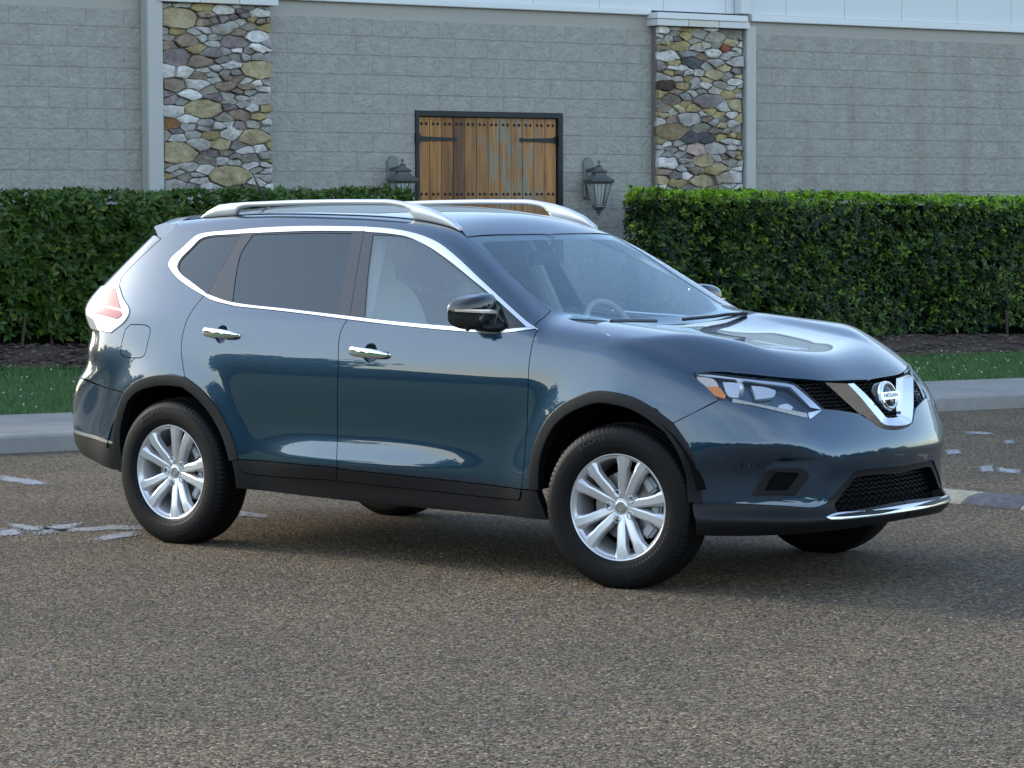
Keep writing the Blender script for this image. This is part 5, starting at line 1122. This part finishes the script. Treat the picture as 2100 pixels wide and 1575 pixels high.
# ------------------------------------------------------------------ car: front end details
def vpath(pts): return cr3(np.array(pts),.01)
def resamp(p,n):
    d=np.r_[0,np.cumsum(np.linalg.norm(np.diff(p,axis=0),axis=1))]; t=np.linspace(0,d[-1],n)
    return np.stack([np.interp(t,d,p[:,k]) for k in range(3)],1)
def poly(segs,ns): return np.vstack([resamp(vpath(s),n)[(0 if i==0 else 1):] for i,(s,n) in enumerate(zip(segs,ns))])
vo=poly([[(3.425,.352,.887),(3.484,.278,.803),(3.519,.224,.749),(3.553,.150,.692)],[(3.553,.150,.692),(3.563,.130,.681),(3.570,.10,.677)],[(3.570,.10,.677),(3.578,.05,.673),(3.580,0,.672)]],[22,6,8])
vr=poly([[(3.489,.274,.881),(3.520,.223,.824),(3.549,.174,.761),(3.571,.127,.708)],[(3.571,.127,.708),(3.580,.108,.698),(3.588,.08,.694)],[(3.588,.08,.694),(3.596,.04,.691),(3.598,0,.690)]],[22,6,8])
vi=poly([[(3.478,.206,.879),(3.509,.150,.825),(3.536,.097,.766),(3.549,.066,.732)],[(3.549,.066,.732),(3.553,.056,.725),(3.557,.04,.723)],[(3.557,.04,.723),(3.560,.02,.722),(3.561,0,.722)]],[22,6,8])
vb=vi-np.array([.035,0,0]); vob=vo-np.array([.03,0,0])
bm=bmesh.new(); cols=[]
full=lambda p: np.vstack([p*np.array([1,-1,1]),(p)[::-1][1:]])
L=[full(x) for x in (vob,vo,vr,vi,vb)]
for a,b in zip(L,L[1:]):
    A=[bm.verts.new(p) for p in a]; B=[bm.verts.new(p) for p in b]
    for i in range(len(A)-1): bm.faces.new((A[i],B[i],B[i+1],A[i+1]))
for e in (0,-1): bm.faces.new([bm.verts.new(l[e]) for l in L])
bmesh.ops.recalc_face_normals(bm,faces=bm.faces[:])
if bm.faces[len(bm.faces)//3].normal.x<0: bmesh.ops.reverse_faces(bm,faces=bm.faces[:])
gv=bm_obj('grille_chrome',bm,CHROME,gril,True,7)
# wavy bars of the grille and the lower intake
def bars(name,loop,off,dz,amp,lam,z0,z1,parent,thick=.004,holes=None):
    q=FAN.to(chain(loop)); m=q[::-1].copy(); m[:,0]*=-1; pol=np.vstack([q,m])
    V,Fc=[],[]; segs=[]; z=z0; row=0
    S=np.arange(-.75,.75,.006)
    while z<z1:
        zz=z+amp*np.sin(2*math.pi*S/lam+(math.pi if row%2 else 0)*0)
        pt=np.stack([S,zz],1); ok=inpoly(pt,pol)
        P3=FAN.lift(np.stack([np.abs(pt[ok][:,0]),pt[ok][:,1]],1)); N3=grad(P3[:,0],P3[:,1],P3[:,2]); P3=P3+N3*off
        sg=np.sign(pt[ok][:,0]); P3[:,1]*=np.where(sg==0,1,sg)*-1; idx=np.where(ok)[0]
        for i in range(len(idx)-1):
            if idx[i+1]!=idx[i]+1: continue
            b=len(V)
            for k in (i,i+1):
                p=P3[k]; V+= [p+[-.012,0,-thick/2],p+[0,0,-thick/2],p+[0,0,thick/2],p+[-.012,0,thick/2]]
            Fc+=[(b+1,b+5,b+6,b+2),(b+2,b+6,b+7,b+3),(b,b+4,b+5,b+1)]
        z+=dz; row+=1
    return mesh_obj(name,V,Fc,BLKPL,parent)
bars('grille_bars',[[(3.428,0,.887)],CUR['hood_edge'][::-1],CUR['hl_top'][2:],'hl_in','gr_bot',('v_out',3,5),[(3.574,0,.681)]],-.018,.0155,.0028,.042,.69,.90,gril,.0035)
bars('intake_bars',[[(3.586,0,.479)],CUR['int_i'][::-1],CUR['int_b'],[(3.615,0,.362)]],-.045,.0185,.004,.044,.355,.485,fb,.004)
# emblem: domed dish, ring, bar with lettering (tilted back with the grille)
em=Matrix.Translation((3.512,0,.812))@Matrix.Rotation(math.radians(-14),4,'Y')
def emat(o): o.data.transform(em); return o
bm=bmesh.new(); lathe(bm,[(.066,-.03),(.066,.002),(.060,.010),(.045,.016),(.0,.020)],48,'x'); dish=emat(bm_obj('emblem',bm,GLOSSBLK,gril,True,40))
bm=bmesh.new(); lathe(bm,[(.0665,.004),(.0665,.014),(.063,.021),(.056,.023),(.0495,.020),(.0470,.012),(.0470,.004)],64,'x'); emat(bm_obj('emblem_ring',bm,CHROME,dish,True,35))
bm=bmesh.new(); bm_box(bm,(.021,0,0),(.014,.150,.033),bev=.003); emat(bm_obj('emblem_bar',bm,CHROME,dish,True,30))
v,f=text_mesh('NISSAN',.0265,.0006); v=[(.0286+p[2],p[0]*1.28,p[1]) for p in v]; emat(mesh_obj('emblem_lettering',v,f,GLOSSBLK,dish))
# headlights
BUCK=mat('lamp_housing',(.09,.12,.18),.25,.5)
hl_loop=['hl_top','hl_in','hl_tip','hl_bot','hl_rear']
hb=both('headlight',patch(hl_loop,FAN,off=-.055,flange=0,gap=-.004,step=.02),BUCK,SV)
both('lamp_lens',patch(hl_loop,FAN,off=0,flange=.05,gap=.0015,step=.015,rim=.003),LENS,hb)
both('lamp_bezel',patch([[(3.051,.797,.937)],CUR['hl_top'],'hl_in',[(3.433,.478,.792)],[(3.355,.512,.880),(3.20,.685,.913),(3.07,.785,.930)]],FAN,off=-.012,flange=.012,gap=.002,step=.01),SATIN,hb)
ledt=[(3.215,.758,.838),(3.231,.747,.835),(3.294,.7,.818),(3.399,.582,.787),(3.444,.506,.769)]; ledb=[(3.220,.766,.821),(3.236,.754,.818),(3.298,.706,.806),(3.405,.592,.769),(3.453,.515,.748)]
lt=resamp(cr3(ledt),60); lb=resamp(cr3(ledb),60)
for k in range(7):
    a,b=int(1+k*8.2),int(1+(k+1)*8.2)
    both('led_segment',patch([lt[a:b+1],lb[a:b+1][::-1]],FAN,off=-.008,flange=.012,gap=.0018,step=.008,rim=.002),LEDM,hb)
both('led_segment',patch([[(3.444,.506,.772),(3.466,.430,.781)],[(3.466,.430,.781),(3.458,.500,.748)],[(3.458,.500,.748),(3.453,.512,.748)],[(3.453,.512,.748),(3.444,.506,.772)]],FAN,off=-.008,flange=.012,gap=.001,step=.008,rim=.002),SATIN,hb)
both('amber_reflector',patch([[(3.112,.797,.884),(3.157,.769,.884),(3.193,.766,.85)],[(3.193,.766,.85),(3.192,.774,.836)],[(3.192,.774,.836),(3.15,.795,.852),(3.112,.797,.884)]],FAN,off=-.010,flange=.012,gap=.0005,step=.01,rim=.002),AMBER,hb)
REFL=mat('lamp_reflector',(.74,.75,.77),.18,.75)
PALE=mat('pale_reflector',(.70,.58,.50),.2,.4,.6)
both('side_reflector',patch([[(3.066,.797,.928),(3.13,.763,.916),(3.159,.767,.886)],[(3.159,.767,.886),(3.114,.797,.886)],[(3.114,.797,.886),(3.075,.801,.913),(3.066,.797,.928)]],FAN,off=-.010,flange=.012,gap=.0005,step=.01,rim=.002),PALE,hb)
def bowl(name,loop,off,m,ripple):
    d=list(patch(loop,FAN,off=off,flange=.03,gap=.001,step=.008)); v=d[0]; 
    return name,tuple(d),m
both('reflector',patch([[(3.162,.744,.912),(3.22,.7,.903),(3.24,.735,.842)],[(3.24,.735,.842),(3.203,.759,.85),(3.162,.744,.912)]],FAN,off=-.02,flange=.02,gap=.001,step=.01),REFL,hb)
both('reflector',patch([[(3.256,.659,.9),(3.299,.606,.893),(3.331,.576,.878)],[(3.331,.576,.878),(3.341,.601,.853),(3.296,.682,.838)],[(3.296,.682,.838),(3.256,.659,.9)]],FAN,off=-.025,flange=.02,gap=.001,step=.01),REFL,hb)
both('turn_reflector',patch([[(3.382,.552,.832),(3.368,.600,.820),(3.376,.602,.803),(3.402,.560,.798),(3.408,.535,.812),(3.382,.552,.832)]],FAN,off=-.045,flange=.02,gap=.001,step=.01),SILVER,hb)
for s in (0,1):
    bm=bmesh.new(); sy=-1 if s==0 else 1
    bmesh.ops.create_uvsphere(bm,u_segments=24,v_segments=14,radius=1)
    for v in bm.verts: v.co=Vector((v.co.x*.022+3.20,sy*(v.co.y*.024+.675),v.co.z*.034+.866))
    bm_obj('projector_bulb',bm,SILVER,hb[s],True)
# fog lamp blanks
fo=chain([np.vstack([CUR['fog_o'],CUR['fog_o'][:1]])]); ctr=fo.mean(0)
fbz=both('fog_bezel',patch([np.vstack([[(3.292,.712,.426),(3.315,.697,.475),(3.352,.676,.530),(3.38,.652,.538),(3.462,.566,.531),(3.474,.548,.512),(3.425,.588,.426)]])],FAN,off=.010,flange=.012,gap=0,step=.008,rim=.004,holes=[[(3.322,.68,.441),(3.345,.668,.488),(3.368,.652,.525),(3.443,.585,.520),(3.447,.577,.509),(3.405,.608,.441)],[(3.405,.608,.441),(3.322,.68,.441)]]),BLKPL,(fb,fb))
both('fog_mesh',patch([[(3.322,.68,.441),(3.345,.668,.488),(3.368,.652,.525),(3.443,.585,.520),(3.447,.577,.509),(3.405,.608,.441)],[(3.405,.608,.441),(3.322,.68,.441)]],FAN,off=.002,flange=0,gap=-.002,step=.01),DARK,fbz)
# ------------------------------------------------------------------ car: handles, mirrors, rails, wipers, antenna
for i,(par,x0,x1,zr,zf) in enumerate(((rd,.232,.470,1.046,1.034),(fd,1.190,1.430,.982,.968))):
    for s in (0,1):
        sy=-1 if s==0 else 1; secs=[]
        for t in np.linspace(0,1,21):
            x=x0+(x1-x0)*t; z=zr+(zf-zr)*t; ww=float(surf(SIDE,[(x,0,z+.075)])[0,1]); ww=.5*(ww+float(surf(SIDE,[(x,0,z-.075)])[0,1]))
            e=math.sin(math.pi*min(1,max(0,t)))**.35 if 0<t<1 else 0
            out=.008+.024*e; hz=(.0225-.007*max(0,(t-.62)/.38))*(.35+.65*min(1,math.sin(math.pi*min(max(t,.001),.999))*2.6)**.6); th=.011*(.3+.7*e)
            secs.append([(x,sy*(ww+out+th*math.copysign(abs(math.cos(a))**.8,math.cos(a))),z+hz*math.copysign(abs(math.sin(a))**.7,math.sin(a))) for a in np.linspace(0,2*math.pi,16,endpoint=False)])
        bm=bmesh.new(); loft(bm,secs); bmesh.ops.recalc_face_normals(bm,faces=bm.faces[:]); bm_obj('door_handle',bm,CHROME,par[s],True,60)
SIGN=mat('signal_lens',(.75,.62,.50),.1,.3,1,.02)
for s in (0,1):
    sy=-1 if s==0 else 1
    bm=bmesh.new(); bmesh.ops.create_uvsphere(bm,u_segments=56,v_segments=36,radius=1)
    for v in bm.verts:
        c=v.co; p=[math.copysign(abs(k)**.52,k) for k in c]
        y=p[1]*.104; x=p[0]*(.082 if p[0]>0 else .050); z=p[2]*.080*(1-.16*max(0,p[1]))
        x-=.035*max(0,p[1])**2; z-=.012*p[1]+(.018*max(0,p[1]) if z<0 else 0)*0
        if z<0: z*=1-.22*max(0,p[1])**2
        # p[1]>0 is outboard
        v.co=Vector((1.928+x,sy*(.905+y),1.176+z))
    if sy<0: bmesh.ops.reverse_faces(bm,faces=bm.faces[:])
    bm.normal_update()
    low=bm.copy()
    bmesh.ops.bisect_plane(bm,geom=bm.verts[:]+bm.edges[:]+bm.faces[:],plane_co=(2,0,1.186),plane_no=(0,sy*.06,-1),clear_outer=True)
    bmesh.ops.bisect_plane(low,geom=low.verts[:]+low.edges[:]+low.faces[:],plane_co=(2,0,1.186),plane_no=(0,-sy*.06,1),clear_outer=True)
    mo=bm_obj('door_mirror',bm,PAINT,fd[s],True); bm_obj('mirror_lower',low,GLOSSBLK,mo,True)
    secs=[]
    for y,z,h,x in ((-.07,1.174,.007,2.066),(-.03,1.178,.0085,2.071),(.03,1.181,.008,2.069),(.075,1.183,.007,2.058),(.095,1.184,.006,2.03),(.1045,1.185,.005,1.99)):
        secs.append([(x-.058+.004,sy*(.905+y),z-h),(x-.058+.006,sy*(.905+y),z),(x-.058+.004,sy*(.905+y),z+h),(x-.078,sy*(.905+y),z+h),(x-.078,sy*(.905+y),z-h)])
    bm=bmesh.new(); loft(bm,secs); bmesh.ops.recalc_face_normals(bm,faces=bm.faces[:]); bm_obj('signal_lamp',bm,SIGN,mo,True,50)
    bm=bmesh.new(); tube(bm,[(1.96,sy*.92,1.115),(2.02,sy*.90,1.106),(2.07,sy*.855,1.112)],[.019,.018,.022],12); bm_obj('mirror_arm',bm,BLKPL,mo,True)
    bm=bmesh.new(); bmesh.ops.create_uvsphere(bm,u_segments=12,v_segments=8,radius=.012)
    for v in bm.verts: v.co+=Vector((1.95,sy*.965,1.104))
    bm_obj('mirror_camera',bm,BLKPL,mo,True)
    sail=patch([[(2.02,.80,1.205),(2.02,.84,1.115)],[(2.02,.84,1.115),(2.185,.853,1.112)],[(2.185,.853,1.112),(2.02,.80,1.205)]],TILT,off=.002,gap=0,flange=.006,step=.02); put('mirror_sail',sail,GLOSSBLK,fd[s],sy)
    # roof rail
    top=np.array([(-.125,1.598),(-.075,1.630),(-.008,1.657),(.08,1.665),(.17,1.669),(.498,1.678),(.8,1.681),(1.125,1.679),(1.276,1.658),(1.375,1.634),(1.475,1.596),(1.545,1.548)])
    bot=np.array([(-.125,1.590),(.06,1.602),(.103,1.613),(.15,1.637),(.19,1.647),(.498,1.652),(.8,1.655),(1.12,1.652),(1.215,1.638),(1.25,1.612),(1.276,1.598),(1.446,1.562),(1.545,1.542)])
    bm=bmesh.new(); secs=[]
    for x in np.r_[np.linspace(-.125,.2,20),np.linspace(.25,1.1,14),np.linspace(1.14,1.545,26)]:
        zt=np.interp(x,top[:,0],top[:,1]); zb=np.interp(x,bot[:,0],bot[:,1])
        if x<.12 or x>1.262: zb=min(zb,float(surf(TOP,[(x,.53,0)])[0,2])-.004)
        zc,hz=(zt+zb)/2,max((zt-zb)/2,.003); hy=.017
        yc=.532-.012*((x-.7)/.85)**2
        secs.append([(x,sy*(yc+hy*math.copysign(abs(math.cos(a))**.75,math.cos(a))),zc+hz*math.copysign(abs(math.sin(a))**.75,math.sin(a))) for a in np.linspace(0,2*math.pi,14,endpoint=False)])
    loft(bm,secs); bmesh.ops.recalc_face_normals(bm,faces=bm.faces[:]); bm_obj('roof_rail',bm,SILVER,suv,True,50)
for pts in ([(2.47,-.60,1.136),(2.43,-.35,1.128),(2.40,-.16,1.120)],[(2.42,.02,1.122),(2.43,.25,1.128),(2.44,.36,1.135),(2.45,.50,1.135)]):
    bm=bmesh.new(); tube(bm,pts,.007,6); tube(bm,[(p[0]-.02,p[1]+.03,p[2]+.003) for p in pts],.005,6); bm_obj('wiper',bm,BLKPL,suv)
bm=bmesh.new(); tube(bm,[(-.10,0,1.64),(-.16,0,1.652),(-.185,0,1.665)],[.026,.018,.007],10); tube(bm,[(-.18,0,1.66),(-.235,0,1.74),(-.29,0,1.822)],[.0075,.0065,.005],8); bm_obj('antenna',bm,BLKPL,suv,True)
# ------------------------------------------------------------------ car: interior
def cushion(name,c,s,rot,e,parent):
    bm=bmesh.new(); bmesh.ops.create_uvsphere(bm,u_segments=24,v_segments=16,radius=1)
    Rm=Matrix.Rotation(rot,3,'Y')
    for v in bm.verts:
        p=Vector([math.copysign(abs(k)**e,k)*q for k,q in zip(v.co,s)]); v.co=Rm@p+Vector(c)
    return bm_obj(name,bm,SEATM,parent,True)
for sy in (-1,1):
    b=cushion('seat',(1.02,sy*.37,.95),(.075,.235,.36),math.radians(-18),.6,suv); cushion('headrest',(.87,sy*.37,1.335),(.05,.135,.10),math.radians(-12),.6,b); cushion('seat_cushion',(1.28,sy*.37,.66),(.27,.24,.09),0,.6,b)
cushion('rear_seat',(.18,0,.98),(.08,.62,.33),math.radians(-20),.5,suv)
bm=bmesh.new(); secs=[]
for y in np.linspace(-.70,.70,15): secs.append([(2.36,y,1.08-.03*abs(y)),(2.10,y,1.10-.03*y*y),(1.92,y,1.085-.03*y*y),(1.84,y,1.02),(1.90,y,.72),(2.36,y,.72)])
loft(bm,secs); bm_obj('dashboard',bm,DASHM,suv,True,50)
bm=bmesh.new(); rs=[]; Rm=Matrix.Rotation(math.radians(65),3,'Y')
for k in range(41):
    a=2*math.pi*k/40; rs.append([Rm@Vector(((.185+.016*math.cos(b))*math.cos(a),(.185+.016*math.cos(b))*math.sin(a),.016*math.sin(b)))+Vector((1.76,.37,1.015)) for b in np.linspace(0,2*math.pi,8,endpoint=False)])
loft(bm,rs,cap=False)
bm_box(bm,Rm@Vector((0,0,0))+Vector((1.76,.37,1.015)),(.03,.33,.05),Rm); bm_obj('steering_wheel',bm,SEATM,suv,True,50)
bm=bmesh.new(); bm_box(bm,(1.62,.02,1.40),(.03,.24,.07),bev=.012); tube(bm,[(1.64,.02,1.43),(1.68,.02,1.475)],.012,8); bm_obj('inner_mirror',bm,BLKPL,suv,True,40)
bm=bmesh.new(); bm_box(bm,(1.0,0,.55),(2.9,1.5,.04)); bm_obj('cabin_floor',bm,DASHM,suv)
for s in (-1,1):
    hl=patch([[(-.2,.8,1.17),(.3,.8,1.16),(1.15,.85,1.11),(2.2,.85,1.08)],[(2.2,.85,1.08),(2.2,.85,.92)],[(2.2,.85,.92),(-.2,.85,.92)],[(-.2,.85,.92),(-.2,.8,1.17)]],SIDE,off=-.07,flange=0,gap=0,step=.08); put('door_lining',hl,SEATM,suv,s)
hd=patch([[(1.60,0,1.50),(1.56,.52,1.50)],[(1.56,.5,1.5),(1.2,.5,1.5),(.5,.5,1.5),(-.2,.47,1.5)],[(-.2,.47,1.5),(-.25,0,1.5)]],TOP,center=True,step=.08,off=-.035,flange=0,gap=0); put('headliner',hd,SEATM,suv,0)
for s in (-1,1):
    bm=bmesh.new(); tube(bm,[(1.13,s*.74,1.10),(1.07,s*.55,1.48)],.04,8); bm_obj('inner_pillar',bm,SEATM,suv)
